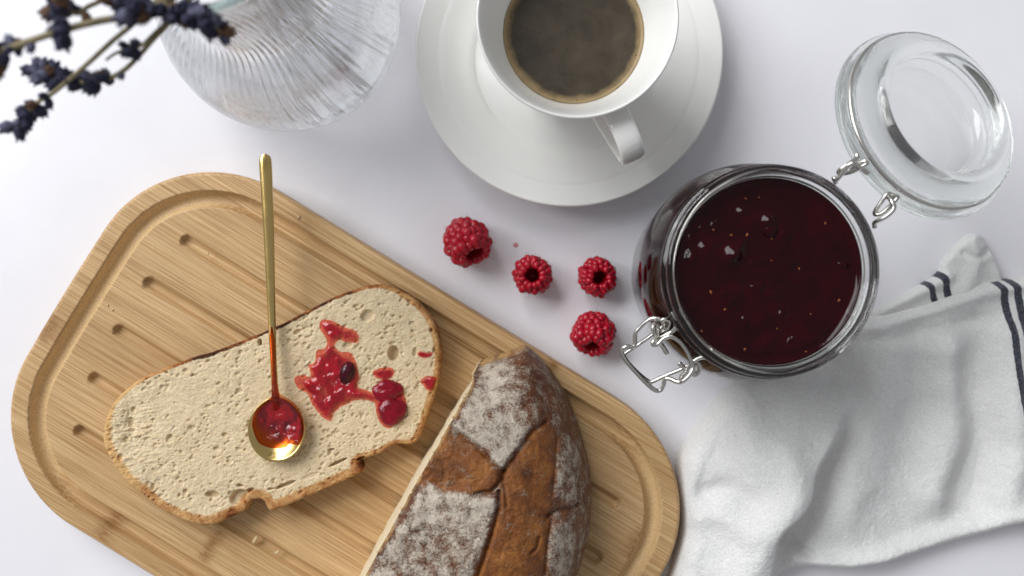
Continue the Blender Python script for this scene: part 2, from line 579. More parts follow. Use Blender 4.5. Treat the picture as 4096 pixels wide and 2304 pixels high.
def m_cloth():
    m, nt, b = newmat('white_cotton')
    weave = noise(nt, (12, 12, 12), 3, 0.65)
    rows = noise(nt, (5, 26, 5), 2, 0.5)
    c = ramp(nt, weave, [(0.32, (0.74, 0.73, 0.71)), (0.66, (0.90, 0.89, 0.87))])
    st = math_(nt, 'ADD', attr(nt, 'stripe'), math_(nt, 'MULTIPLY', math_(nt, 'SUBTRACT', noise(nt, 16, 3), 0.5), 0.5))
    navy = ramp(nt, weave, [(0.4, (0.020, 0.022, 0.035)), (0.72, (0.14, 0.145, 0.18))])
    c = mix(nt, mrange(nt, st, 0.42, 0.58), c, navy)
    val(nt, b.inputs['Base Color'], c)
    b.inputs['Roughness'].default_value = 0.95
    b.inputs['Specular IOR Level'].default_value = 0.1
    b.inputs['Sheen Weight'].default_value = 0.35
    b.inputs['Sheen Roughness'].default_value = 0.5
    val(nt, b.inputs['Normal'], bump(nt, math_(nt, 'ADD', weave, math_(nt, 'MULTIPLY', rows, 0.8)), 0.7, 0.07))
    return m

def m_plain(name, col, rough=0.6, var=0.25, scale=3.0, spec=0.3):
    m, nt, b = newmat(name)
    val(nt, b.inputs['Base Color'], ramp(nt, noise(nt, scale, 4), [(0.3, tuple(c * (1 - var) for c in col)), (0.7, tuple(min(1, c * (1 + var)) for c in col))]))
    b.inputs['Roughness'].default_value = rough
    b.inputs['Specular IOR Level'].default_value = spec
    val(nt, b.inputs['Normal'], bump(nt, noise(nt, scale * 3, 3), 0.2, 0.03))
    return m

def frosted(m):
    nt = m.node_tree
    val(nt, nt.nodes['Principled BSDF'].inputs['Roughness'], math_(nt, 'MULTIPLY', attr(nt, 'frost'), 0.45))
    return m
M = dict(
    table=m_table(), bamboo=m_bamboo(), crumb=m_crumb(), crumb_plain=m_crumb('cut_crumb', False), loaf=m_loaf(),
    gold=m_metal('brushed_gold', (0.71, 0.50, 0.19), 0.19), steel=m_metal('steel_wire', (0.62, 0.60, 0.56), 0.20),
    glass=m_glass('jar_glass', (0.99, 1.0, 0.99), clear=0.08), lidglass=absorb(frosted(m_glass('lid_glass', (0.99, 1.0, 0.99), clear=0.08)), (0.60, 0.80, 0.64), 2.5),
    vaseglass=m_glass('vase_glass', (0.99, 0.995, 1.0), clear=0.36), rimglass=m_glass('vase_rim_glass', (0.80, 0.93, 0.92), clear=0.5), water=m_glass('clear_water', (1, 1, 1), 1.333, clear=0.82),
    porcelain=m_porcelain(), coffee=m_coffee(),
    jarjam=m_jam('jar_jam', (0.022, 0.0003, 0.0017), (0.015, 0.0003, 0.0012), bmp=0.08, rough=0.06, spec=0.22),
    spread=m_jam('jam_spread', (0.42, 0.003, 0.014), (0.27, 0.002, 0.010), 0.93, True, 0.05, 0.2),
    spoonjam=m_jam('spoon_jam', (0.34, 0.004, 0.010), (0.10, 0.002, 0.006), 0.92, True, 0.04, 0.35, 0.5, (0.30, 0.03, 0.015), (0.86, 0.42, 0.24)),
    berry=m_jam('jam_berry', (0.075, 0.001, 0.008), (0.03, 0.001, 0.004)),
    lump=m_jam('jam_lump', (0.26, 0.002, 0.014), (0.15, 0.0015, 0.008), bmp=0.2, rough=0.05),
    rasp=m_raspberry('raspberry_skin', (0.42, 0.004, 0.019)), raspin=m_raspberry('raspberry_hollow', (0.30, 0.004, 0.010)),
    hair=m_plain('raspberry_hair', (0.22, 0.10, 0.08)),
    cloth=m_cloth(), seed=m_plain('jam_seed', (0.26, 0.075, 0.016), 0.35, .5, 2),
    stem=m_plain('dried_stem', (0.23, 0.19, 0.105), 0.7), bud=m_plain('lavender_bud', (0.030, 0.030, 0.058), 0.85, 0.5, 6),
    budlight=m_plain('lavender_bud_pale', (0.095, 0.095, 0.145), 0.8, 0.4, 6), petal=m_plain('dried_petal', (0.11, 0.06, 0.032), 0.8, 0.4, 6),
    flake=m_plain('bread_flake', (0.66, 0.50, 0.29), 0.9), juice=m_plain('juice_drop', (0.66, 0.30, 0.32), 0.15, 0.05),
)

# ------------------------------------------------------------------ the table
def box(x0, x1, y0, y1, z0, z1):
    V = [(x, y, z) for z in (z0, z1) for y in (y0, y1) for x in (x0, x1)]
    F = [(0, 2, 3, 1), (4, 5, 7, 6), (0, 1, 5, 4), (2, 6, 7, 3), (0, 4, 6, 2), (1, 3, 7, 5)]
    return np.array(V, float), F
V, F = box(-75, 75, -50, 50, -3, 0)
setprops(build('table', V, F, M['table'], smooth=False), 'glossy white tabletop under the breakfast', None, None, 'structure')

# ------------------------------------------------------------------ cutting board
TB = 2.0                                             # height of its upper face
ANG = math.radians(-31.5)
bc = P(0.8526 * 2145 - 0.5225 * 860, 0.5225 * 2145 + 0.8526 * 860, TB)   # centre of the upper face
LA, LB, RC = 15.75, 9.62, 5.9                        # half length, half width, corner radius
BOW = 0.022
def board_local(px, py):
    p = P(px, py, TB) - bc
    c, s = math.cos(-ANG), math.sin(-ANG)
    return np.array([p[0] * c - p[1] * s, p[0] * s + p[1] * c])

def make_board():
    t = thing('cutting_board', 'pale bamboo cutting board with rounded corners and a juice groove', 'cutting board', (bc[0], bc[1], 0), (0, 0, ANG))
    def ext(y):                                       # half length at height y inside the rounded rectangle
        d = np.maximum(np.abs(y) - (LB - RC), 0)
        return LA - RC + np.sqrt(np.maximum(RC * RC - d * d, 0))
    ny, nx = 300, 560
    s = np.linspace(-1, 1, ny)
    yy = LB * np.sin(s * math.pi / 2) * 0.55 + LB * s * 0.45
    xx = np.linspace(-1, 1, nx)
    Y, U = np.meshgrid(yy, xx, indexing='ij')
    E = ext(Y)
    X = U * E
    def rsdf(x, y):
        qx = np.abs(x) - (LA - RC); qy = np.abs(y) - (LB - RC)
        return RC - np.hypot(np.maximum(qx, 0), np.maximum(qy, 0)) - np.minimum(np.maximum(qx, qy), 0)
    d = rsdf(X, Y)
    Z = np.full(X.shape, TB)
    rnd = 0.22
    Z -= np.where(d < rnd, rnd - np.sqrt(np.maximum(rnd ** 2 - (rnd - d) ** 2, 0)), 0)
    g = np.abs(d - 1.36) / 0.42
    Z -= np.where(g < 1, 0.52 * np.power(np.maximum(1 - np.abs(g) ** 2.6, 0), 0.6), 0)
    # five finger grooves along the fibres
    rows = [board_local(740, 960), board_local(590, 1130), board_local(470, 1320), board_local(372, 1512), board_local(312, 1722)]
    ends = [12.2, 12.85, 13.0, 12.85, 12.2]
    slot = np.zeros(X.shape)
    Xb = X * (1 + BOW * (1 - (Y / LB) ** 2))
    for (x0, y0), x1 in zip(rows, ends):
        dx = np.maximum(np.maximum(x0 + 0.1 - Xb, Xb - x1), 0)
        q = np.hypot(dx, Y - y0) / 0.31
        slot = np.maximum(slot, np.where(q < 1, 0.34 * np.sqrt(np.maximum(1 - q * q, 0)), 0))
    Z -= slot
    end = np.where(g < 1.05, 1.0, 0) * sstep(0.25, 0.75, np.abs(np.gradient(d, axis=1)) / (np.abs(np.gradient(X, axis=1)) + 1e-6))
    node = np.zeros(X.shape)
    for px, py, wx, wy in ((435, 2105, .5, 0.85), (845, 2185, .35, 1.0), (190, 1310, .5, .8), (2200, 1480, .35, .5), (2550, 2180, .5, 0.9), (1150, 1880, .4, .5)):
        lx, ly = board_local(px, py)
        node = np.maximum(node, np.exp(-((Xb - lx) / wx) ** 2) * sstep(wy, wy * .8, np.abs(Y - ly)))
    V = [np.stack([Xb.ravel(), Y.ravel(), Z.ravel()], 1)]
    idx = np.arange(ny * nx).reshape(ny, nx)
    F = np.stack([idx[:-1, :-1], idx[:-1, 1:], idx[1:, 1:], idx[1:, :-1]], -1).reshape(-1, 4)
    loop = list(idx[0, :]) + list(idx[1:, -1]) + list(idx[-1, -2::-1]) + list(idx[-2:0:-1, 0])
    base = V[0][loop]; n0 = ny * nx; L = len(loop)
    Fs = [F]
    cur = np.array(loop); off = n0
    cen = base[:, :2]
    for sc_, z in ((1.0, TB - 0.6), (1.0, 0.35), (0.985, 0.06), (0.97, 0.0)):
        ring = np.column_stack([cen * sc_, np.full(L, z)])
        V.append(ring); new = np.arange(off, off + L); off += L
        Fs.append(np.stack([np.roll(cur, -1), cur, new, np.roll(new, -1)], 1)); cur = new
    V.append(np.array([[0, 0, 0.0]]))
    V = np.vstack(V); Fall = np.vstack(Fs)
    extra = len(V) - n0
    pad = lambda a: np.concatenate([a.ravel(), np.zeros(extra)])
    build('board', V[:-1], Fall, M['bamboo'], t, attrs={'node': pad(node)[:-1], 'endgrain': pad(end)[:-1]})
    return t
make_board()

# ------------------------------------------------------------------ slice of bread
ZS = TB + 1.35
slice_px = [(410, 1747), (418, 1700), (432, 1657), (468, 1594), (522, 1540), (594, 1500), (720, 1450), (855, 1405), (990, 1355), (1125, 1297), (1260, 1225),
            (1377, 1171), (1485, 1142), (1540, 1143), (1584, 1157), (1665, 1202), (1728, 1279), (1755, 1360), (1761, 1450), (1742, 1558), (1710, 1657), (1674, 1747),
            (1647, 1776), (1584, 1776), (1521, 1810), (1462, 1834), (1436, 1845), (1444, 1886), (1386, 1918), (1260, 1972), (1170, 2012), (1095, 2042), (1074, 2040),
            (1050, 2004), (1020, 1998), (995, 2012), (972, 2044), (927, 2066), (855, 2100), (774, 2093), (702, 2066), (630, 2026), (558, 1972), (495, 1918), (450, 1855), (423, 1801)]
def make_slice():
    o = catmull_closed(P2(slice_px, ZS), 6)
    w = np.array([fbm(o[:, 0] * 1.6, o[:, 1] * 1.6, 5, 4), fbm(o[:, 0] * 1.6, o[:, 1] * 1.6, 15, 4)]).T
    o = o + 0.05 * w
    c = o.mean(0)
    pores = []
    lo, hi = o.min(0), o.max(0)
    for i in range(5600):
        x, y = rng.uniform(lo, hi)
        r = 0.020 + 0.065 * rng.random() ** 3.5
        if i < 90: r = 0.055 + 0.075 * rng.random()
        if i >= 90 and float(vnoise(np.array([x * .9]), np.array([y * .9]), 19)[0]) + rng.normal(0, .2) < -.08: continue
        pores.append((x, y, r * rng.uniform(1.1, 2.0), r, math.radians(28) + rng.normal(0, .35), (0.45 + 0.8 * rng.random()) * r + 0.008))
    k = 0.0118
    def big(px, py, rx, ry, ang, dep):
        p = P(px, py, ZS); pores.append((p[0], p[1], rx * k, ry * k, math.radians(ang), dep))
    for a in [(610, 1947, 11, 15, 0, .2), (630, 1927, 14, 11, 0, .06), (848, 1979, 30, 15, -6, .28), (960, 1943, 15, 7, -5, .22), (951, 1989, 38, 28, 35, .34), (990, 1966, 28, 9, 28, .25),
              (1142, 1939, 44, 8, 22, .3), (1084, 1956, 16, 5, 8, .22), (898, 1740, 12, 9, 0, .14), (769, 1711, 15, 10, 0, .12), (1470, 1263, 29, 23, 25, .17), (1573, 1413, 22, 32, 0, .42),
              (1395, 1340, 17, 14, 20, .12), (1390, 1381, 20, 13, 10, .12), (1039, 1369, 9, 15, 0, .5), (1723, 1321, 7, 9, 0, .25), (1660, 1408, 10, 18, 0, .14), (1424, 1224, 13, 8, 20, .14),
              (1325, 1799, 15, 5, 5, .22), (1351, 1850, 42, 7, 25, .32), (1440, 1835, 20, 5, 25, .3), (860, 1830, 9, 6, 0, .12), (955, 1795, 14, 7, -10, .1), (1010, 1910, 12, 7, 0, .1),
              (665, 1490, 8, 6, 0, .15), (770, 1500, 9, 6, 30, .15), (1735, 1400, 6, 10, 0, .2), (500, 1760, 11, 14, 0, .13), (520, 1690, 14, 20, 0, .12), (530, 1640, 10, 12, 0, .12),
              (1480, 1436, 8, 6, 0, .14), (620, 1880, 16, 8, -20, .08), (480, 1830, 12, 16, 0, .12), (860, 2030, 20, 8, 0, .07), (1240, 1905, 40, 9, 20, .05)]:
        big(*a)
    def h(X, Y, D):
        H = 0.07 * fbm(X * 0.8, Y * 0.8, 1, 3) + 0.022 * fbm(X * 3.5, Y * 5.0, 2, 3) + 0.022 * fbm(X * 10, Y * 16, 3, 2)
        # torn, lower strip along the left end
        lx, ly, _ = P(520, 1700, ZS)
        H -= 0.12 * np.exp(-((X - lx) / 0.35) ** 2 - ((Y - ly) / 1.4) ** 2)
        tear = np.exp(-((X - lx - .2) / 1.5) ** 2 - ((Y - ly + .6) / 1.8) ** 2)
        H += tear * 0.09 * (np.abs(fbm(X * 2.2 + Y, Y * 6.0 - X, 23, 4)) * 2 - .5)
        hole = np.zeros(X.shape)
        order = np.argsort(X); xs = X[order]
        for (x, y, rx, ry, a, d) in pores:
            R = max(rx, ry)
            i0, i1 = np.searchsorted(xs, [x - R, x + R])
            s = order[i0:i1]
            s = s[np.abs(Y[s] - y) < R]
            if not len(s): continue
            ca, sa = math.cos(a), math.sin(a)
            u = ((X[s] - x) * ca + (Y[s] - y) * sa) / rx; v = (-(X[s] - x) * sa + (Y[s] - y) * ca) / ry
            q = u * u + v * v
            hole[s] = np.maximum(hole[s], np.where(q < 1, d * np.minimum(1, 1.5 * np.sqrt(np.maximum(1 - q, 0))), 0))
        H -= hole
        r = 0.16
        H -= np.where(D < r, r - np.sqrt(np.maximum(r * r - (r - D) ** 2, 0)), 0) * 0.8
        return ZS + H
    V, F, D, side = patch(o, 0.031, h, [(-0.03, ZS - 0.5), (0.0, TB + 0.25), (0.10, TB + 0.004)])
    x, y = V[:, 0], V[:, 1]
    a, b_ = P(420, 1600, ZS), P(1500, 1150, ZS)
    ux, uy = (x - c[0]) / 7.8, (y - c[1]) / 4.0
    lower = sstep(0.1, -0.5, uy + 0.25 * ux)           # broad tan crust on the lower right
    right = sstep(0.55, 0.95, ux)
    width = 0.18 + 0.34 * lower + 0.14 * right + 0.06 * fbm(x * 1.2, y * 1.2, 77, 3)
    crust = 1 - sstep(0.45, 1.35, D / width)
    crust = np.maximum(crust, side)
    top = sstep(0.1, 0.6, uy - 0.25 * ux) * sstep(-0.75, -0.35, ux) * sstep(0.8, 0.3, ux)
    pale = sstep(-0.72, -0.92, ux)
    burn = 0.40 + 0.42 * top - 0.12 * right - 0.45 * pale + 0.25 * side - 0.12 * lower
    for px, py, r in ((1442, 1860, .3), (930, 2062, .35), (560, 2000, .35), (1090, 1330, .5), (800, 1425, .8)):
        p = P(px, py, ZS); burn += 0.5 * np.exp(-((x - p[0]) ** 2 + (y - p[1]) ** 2) / r ** 2)
    t = thing('bread_slice', 'slice of white bread spread with red jam on the board', 'bread slice', (c[0], c[1], TB))
    build('crumb', V, F, M['crumb'], t, (c[0], c[1], TB), attrs={'crust': crust, 'burn': burn})
make_slice()

# ------------------------------------------------------------------ jam on the slice
def slice_z(x, y): return ZS - 0.02
def smear(name, pts_px, thick, label, cat, bumps=(), parent=None, mat='spread', res=0.045, edge=0.42, zb=ZS, per=5, group=None):
    o = catmull_closed(P2(pts_px, zb + 0.05), per)
    o = o + 0.07 * np.array([fbm(o[:, 0] * 3, o[:, 1] * 3, 8, 3), fbm(o[:, 0] * 3, o[:, 1] * 3, 9, 3)]).T
    c = o.mean(0)
    B = [(P(px, py, zb + .1), rx * 0.0118, ry * 0.0118, math.radians(a), h) for px, py, rx, ry, a, h in bumps]
    def h(X, Y, D):
        e = np.clip(D / edge, 0, 1)
        Z = thick * (np.sqrt(1 - (1 - e) ** 2)) * (1 + 0.55 * fbm(X * 1.6, Y * 1.6, 4, 3)) + 0.05 * e * fbm(X * 5, Y * 5, 6, 2)
        for p, rx, ry, a, hh in B:
            ca, sa = math.cos(a), math.sin(a)
            u = ((X - p[0]) * ca + (Y - p[1]) * sa) / rx; v = (-(X - p[0]) * sa + (Y - p[1]) * ca) / ry
            Z += hh * np.exp(-(u * u + v * v) * 1.3) * np.minimum(1, D / 0.12)
        return zb + 0.02 + np.maximum(Z, 0.004)
    V, F, D, side = patch(o, res, h, [(0.02, zb - 0.08)])
    th = np.clip((V[:, 2] - zb) / (thick * 1.25), 0, 1) * np.clip(D / (edge * 0.8), 0, 1) ** 0.7
    th = th * np.clip(.95 + .8 * fbm(V[:, 0] * 1.9, V[:, 1] * 1.9, 66, 3), .4, 1.5)
    ob = build(name, V, F, M[mat], parent, (c[0], c[1], zb), attrs={'thick': th}, loc=None if parent else (c[0], c[1], zb))
    if label: setprops(ob, label, cat, group)
    return ob, c

def ellipsoid(n=20, m=12):
    V = [(0, 0, 1)]; F = []
    for i in range(1, m):
        ph = math.pi * i / m
        V += [(math.sin(ph) * math.cos(2 * math.pi * j / n), math.sin(ph) * math.sin(2 * math.pi * j / n), math.cos(ph)) for j in range(n)]
    V.append((0, 0, -1))
    for j in range(n):
        k = (j + 1) % n
        F.append((0, 1 + j, 1 + k))
        for i in range(m - 2):
            a = 1 + i * n
            F.append((a + j, a + n + j, a + n + k, a + k))
        a = 1 + (m - 2) * n
        F.append((a + j, len(V) - 1, a + k))
    return np.array(V), F

def zp(pts, ox, oy, s): return [(ox + x / s, oy + y / s) for x, y in pts]
main_px = zp([(690, 170), (760, 165), (830, 200), (900, 235), (955, 250), (995, 290), (980, 345), (900, 350), (835, 330), (800, 390), (850, 430), (930, 440), (980, 520), (1005, 640), (985, 725),
              (1060, 745), (1130, 765), (1150, 700), (1200, 680), (1340, 690), (1380, 800), (1400, 890), (1380, 980), (1300, 1040), (1240, 1062), (1180, 1020), (1150, 930), (1130, 850), (1050, 822), (950, 830), (860, 880),
              (800, 930), (770, 995), (720, 980), (650, 900), (605, 850), (570, 770), (500, 735), (470, 640), (540, 620), (600, 640), (590, 545), (640, 510), (655, 420), (715, 400), (740, 340), (700, 270), (675, 215)], 950, 1200, 2.069)
spread, sc_ = smear('jam_spread', main_px, 0.13, 'shiny red raspberry jam smeared on the right half of the bread slice', 'jam',
      bumps=[(1304, 1410, 30, 26, 0, .10), (1325, 1299, 28, 20, 20, .08), (1275, 1460, 30, 30, 0, .08), (1290, 1560, 30, 30, 0, .09), (1360, 1570, 40, 22, 0, .09), (1440, 1575, 30, 14, 0, .08), (1322, 1600, 18, 16, 0, .10), (1240, 1535, 16, 14, 0, .09)])
def blob_part(name, px, py, z, rx, ry, rz, ang, mat, parent, org, seed=0, amp=0.12, label=None):
    V, F = ellipsoid(28, 16)
    nz = fbm(V[:, 0] * 1.7 + seed, V[:, 1] * 1.7 + V[:, 2], seed, 3)
    V = V * (1 + amp * nz[:, None])
    V = V * np.array([rx, ry, rz])
    ca, sa = math.cos(ang), math.sin(ang)
    V = np.column_stack([V[:, 0] * ca - V[:, 1] * sa, V[:, 0] * sa + V[:, 1] * ca, V[:, 2]]) + P(px, py, z)
    o = build(name, V, F, M[mat], parent, org)
    if label: o['label'] = label
    return o
org = (sc_[0], sc_[1], ZS)
blob_part('fruit_lump', 1388, 1490, ZS + .14, .34, .55, .26, math.radians(-22), 'berry', spread, org, 1, .12, 'dark whole berry in the smeared jam')
blob_part('fruit_lump', 1566, 1645, ZS + .12, .70, .62, .27, math.radians(15), 'lump', spread, org, 2, .24, 'large red fruit lump nearest the crust')
blob_part('fruit_lump', 1550, 1565, ZS + .08, .70, .52, .22, math.radians(-10), 'lump', spread, org, 3, .3)
smear('jam_dab', zp([(1505, 680), (1545, 640), (1600, 630), (1640, 640), (1640, 690), (1610, 745), (1570, 745), (1545, 710)], 950, 1200, 2.069), 0.13,
      'small red jam dab on the right crust of the slice', 'jam', edge=0.2)
smear('jam_dab', zp([(1115, 600), (1190, 560), (1270, 565), (1290, 610), (1250, 650), (1160, 650)], 950, 1200, 2.069), 0.05,
      'thin pink jam smudge above the largest fruit lump on the slice', 'jam', edge=0.3)
smear('jam_dab', zp([(1490, 450), (1530, 430), (1590, 440), (1620, 430), (1600, 465), (1530, 480)], 950, 1200, 2.069), 0.05,
      'faint pink jam streak beside the right crust, above the red dab', 'jam', edge=0.2)

# ------------------------------------------------------------------ spoon
def make_spoon():
    z0 = ZS + 0.10                                     # bottom of the bowl
    c = P(1104, 1719, z0 + 0.55)
    t = thing('spoon', 'long thin golden spoon lying across the bread slice, its bowl full of jam', 'spoon', (c[0], c[1], ZS))
    k = (HC - z0 - .5) / FPX
    RX, RY, DEP = 113 * k, 128 * k, 0.52
    n, m = 64, 14
    def rim(th):                                       # egg outline, slightly drawn out towards the handle
        x = RX * math.cos(th); y = RY * math.sin(th)
        if y > 0: x *= 1 - 0.16 * (y / RY) ** 2
        return x, y
    V = []; F = []
    def surf(th, q, lift):
        x, y = rim(th)
        return (c[0] + x * q, c[1] + y * q, z0 + DEP * (q ** 2.3) + lift)
    for lift, sc in ((0.0, 1.0), (-0.07, 0.995)):
        V.append(surf(0, 0, lift))
        for i in range(1, m + 1):
            for j in range(n): V.append(surf(2 * math.pi * j / n, i / m * (1 if lift == 0 else 1.02), lift))
    half = len(V) // 2
    for s in (0, 1):
        b = s * half
        for j in range(n):
            kx = (j + 1) % n
            f = (b, b + 1 + j, b + 1 + kx)
            F.append(f if s == 0 else f[::-1])
            for i in range(m - 1):
                a = b + 1 + i * n
                f = (a + j, a + n + j, a + n + kx, a + kx)
                F.append(f if s == 0 else f[::-1])
    a0 = 1 + (m - 1) * n
    for j in range(n):
        kx = (j + 1) % n
        F.append((a0 + j, half + a0 + j, half + a0 + kx, a0 + kx))
    build('bowl', V, F, M['gold'], t, (c[0], c[1], ZS))
    # handle: flat bevelled bar
    path = [(1103, 1602, z0 + .50, 34), (1101, 1570, z0 + .60, 26), (1098, 1530, z0 + .62, 23), (1094, 1450, z0 + .55, 22), (1089, 1330, z0 + .42, 25), (1084, 1200, z0 + .40, 29),
            (1077, 1000, z0 + .48, 35), (1069, 800, z0 + .60, 41), (1063, 680, z0 + .68, 44), (1061, 640, z0 + .70, 42), (1061, 624, z0 + .70, 32), (1061, 616, z0 + .70, 14)]
    pts = [(*P(x, y, z), w * (HC - z) / FPX * 0.56) for x, y, z, w in path]
    q = catmull(pts, 12 * (len(pts) - 1))
    V = []; F = []
    prof = [(-1, -.5), (-1, .25), (-.72, .62), (-.3, .75), (.3, .75), (.72, .62), (1, .25), (1, -.5), (.7, -.75), (-.7, -.75)]
    K = len(prof)
    for i in range(len(q)):
        x, y, z, w = q[i]
        w = max(w, 0.02)
        for a, b in prof: V.append((x + a * w, y, z + b * min(0.13, w)))
    for i in range(len(q) - 1):
        for j in range(K):
            j2 = (j + 1) % K
            F.append((i * K + j, i * K + j2, (i + 1) * K + j2, (i + 1) * K + j))
    F.append(tuple(range(K))); F.append(tuple((len(q) - 1) * K + j for j in range(K))[::-1])
    V, F = orient(V, F)
    h = build('handle', V, F, M['gold'], t, (c[0], c[1], ZS), smooth=True)
    md = h.modifiers.new('bevel', 'BEVEL'); md.width = 0.0002; md.segments = 2
    # jam lying in the bowl and along the neck
    jp = zp([(285, 740), (325, 735), (360, 780), (430, 820), (490, 870), (535, 950), (550, 1040), (541, 1120), (512, 1190), (460, 1205), (410, 1195), (380, 1225), (320, 1235), (250, 1230),
             (170, 1190), (130, 1100), (120, 1010), (150, 920), (205, 860), (260, 820), (290, 780)], 950, 1200, 2.069)
    o = catmull_closed(P2(jp, z0 + .5), 5)
    def hz(X, Y, D):
        u = (X - c[0]); v = (Y - c[1])
        rx = RX * np.where(v > 0, 1 - 0.16 * np.clip(v / RY, 0, 1) ** 2, 1)
        q = np.hypot(u / rx, v / RY)
        bowl = z0 + DEP * np.minimum(q, 1.02) ** 2.3
        bowl = np.where(q > 1.0, z0 + DEP + 0.1 * np.clip((q - 1) * 4, 0, 1), bowl)
        e = np.clip(D / 0.22, 0, 1)
        th = np.sqrt(1 - (1 - e) ** 2) * (0.09 + 0.16 * np.exp(-((u - .15) / .8) ** 2 - ((v - .1) / .9) ** 2))
        th = th * (1 + 0.4 * fbm(X * 2.5, Y * 2.5, 12, 3))
        for px, py, r, hh in ((1108, 1752, .13, .12), (1155, 1762, .16, .14), (1175, 1720, .10, .08), (1120, 1670, .14, .06), (1085, 1710, .1, .05)):
            p = P(px, py, z0 + .4); th += hh * np.exp(-((X - p[0]) ** 2 + (Y - p[1]) ** 2) / r ** 2)
        return bowl + 0.012 + th
    V, F, D, side = patch(o, 0.04, hz, [(0.03, lambda p: p[2] - 0.03)], cap=False)
    vv = np.clip((V[:, 1] - P(1100, 1800, z0)[1]) / 1.7 + (V[:, 0] - P(1090, 1700, z0)[0]) * .45, 0, 1)
    th = np.clip(D / 0.30, 0, 1) * (0.06 + 0.94 * vv)
    for px, py, r in ((1108, 1756, .14), (1155, 1768, .16), (1175, 1725, .12)):
        p = P(px, py, z0 + .4); th = np.maximum(th, .75 * np.exp(-((V[:, 0] - p[0]) ** 2 + (V[:, 1] - p[1]) ** 2) / r ** 2))
    ob = build('spoon_jam', V, F, M['spoonjam'], None, (c[0], c[1], z0), attrs={'thick': th}, loc=(c[0], c[1], z0))
    setprops(ob, 'glistening red jam held in the bowl of the golden spoon', 'jam')
    # thin film along the neck
    V, F = tube([P(1086, 1308, z0 + .55), P(1088, 1360, z0 + .56), P(1091, 1420, z0 + .63), P(1094, 1480, z0 + .69), P(1098, 1540, z0 + .72), P(1101, 1580, z0 + .70), P(1104, 1640, z0 + .30)],
                [.03, .12, .11, .10, .125, .18, .14], 12, 8, flat=0.5)
    th = 0.06 + 0.2 * fbm(V[:, 1] * 2, V[:, 0] * 3, 3, 2) + 0.34 * sstep(P(0, 1400, 4)[1], P(0, 1580, 4)[1], V[:, 1])
    build('neck_film', V, F, M['spoonjam'], ob, (c[0], c[1], z0), attrs={'thick': th})
make_spoon()

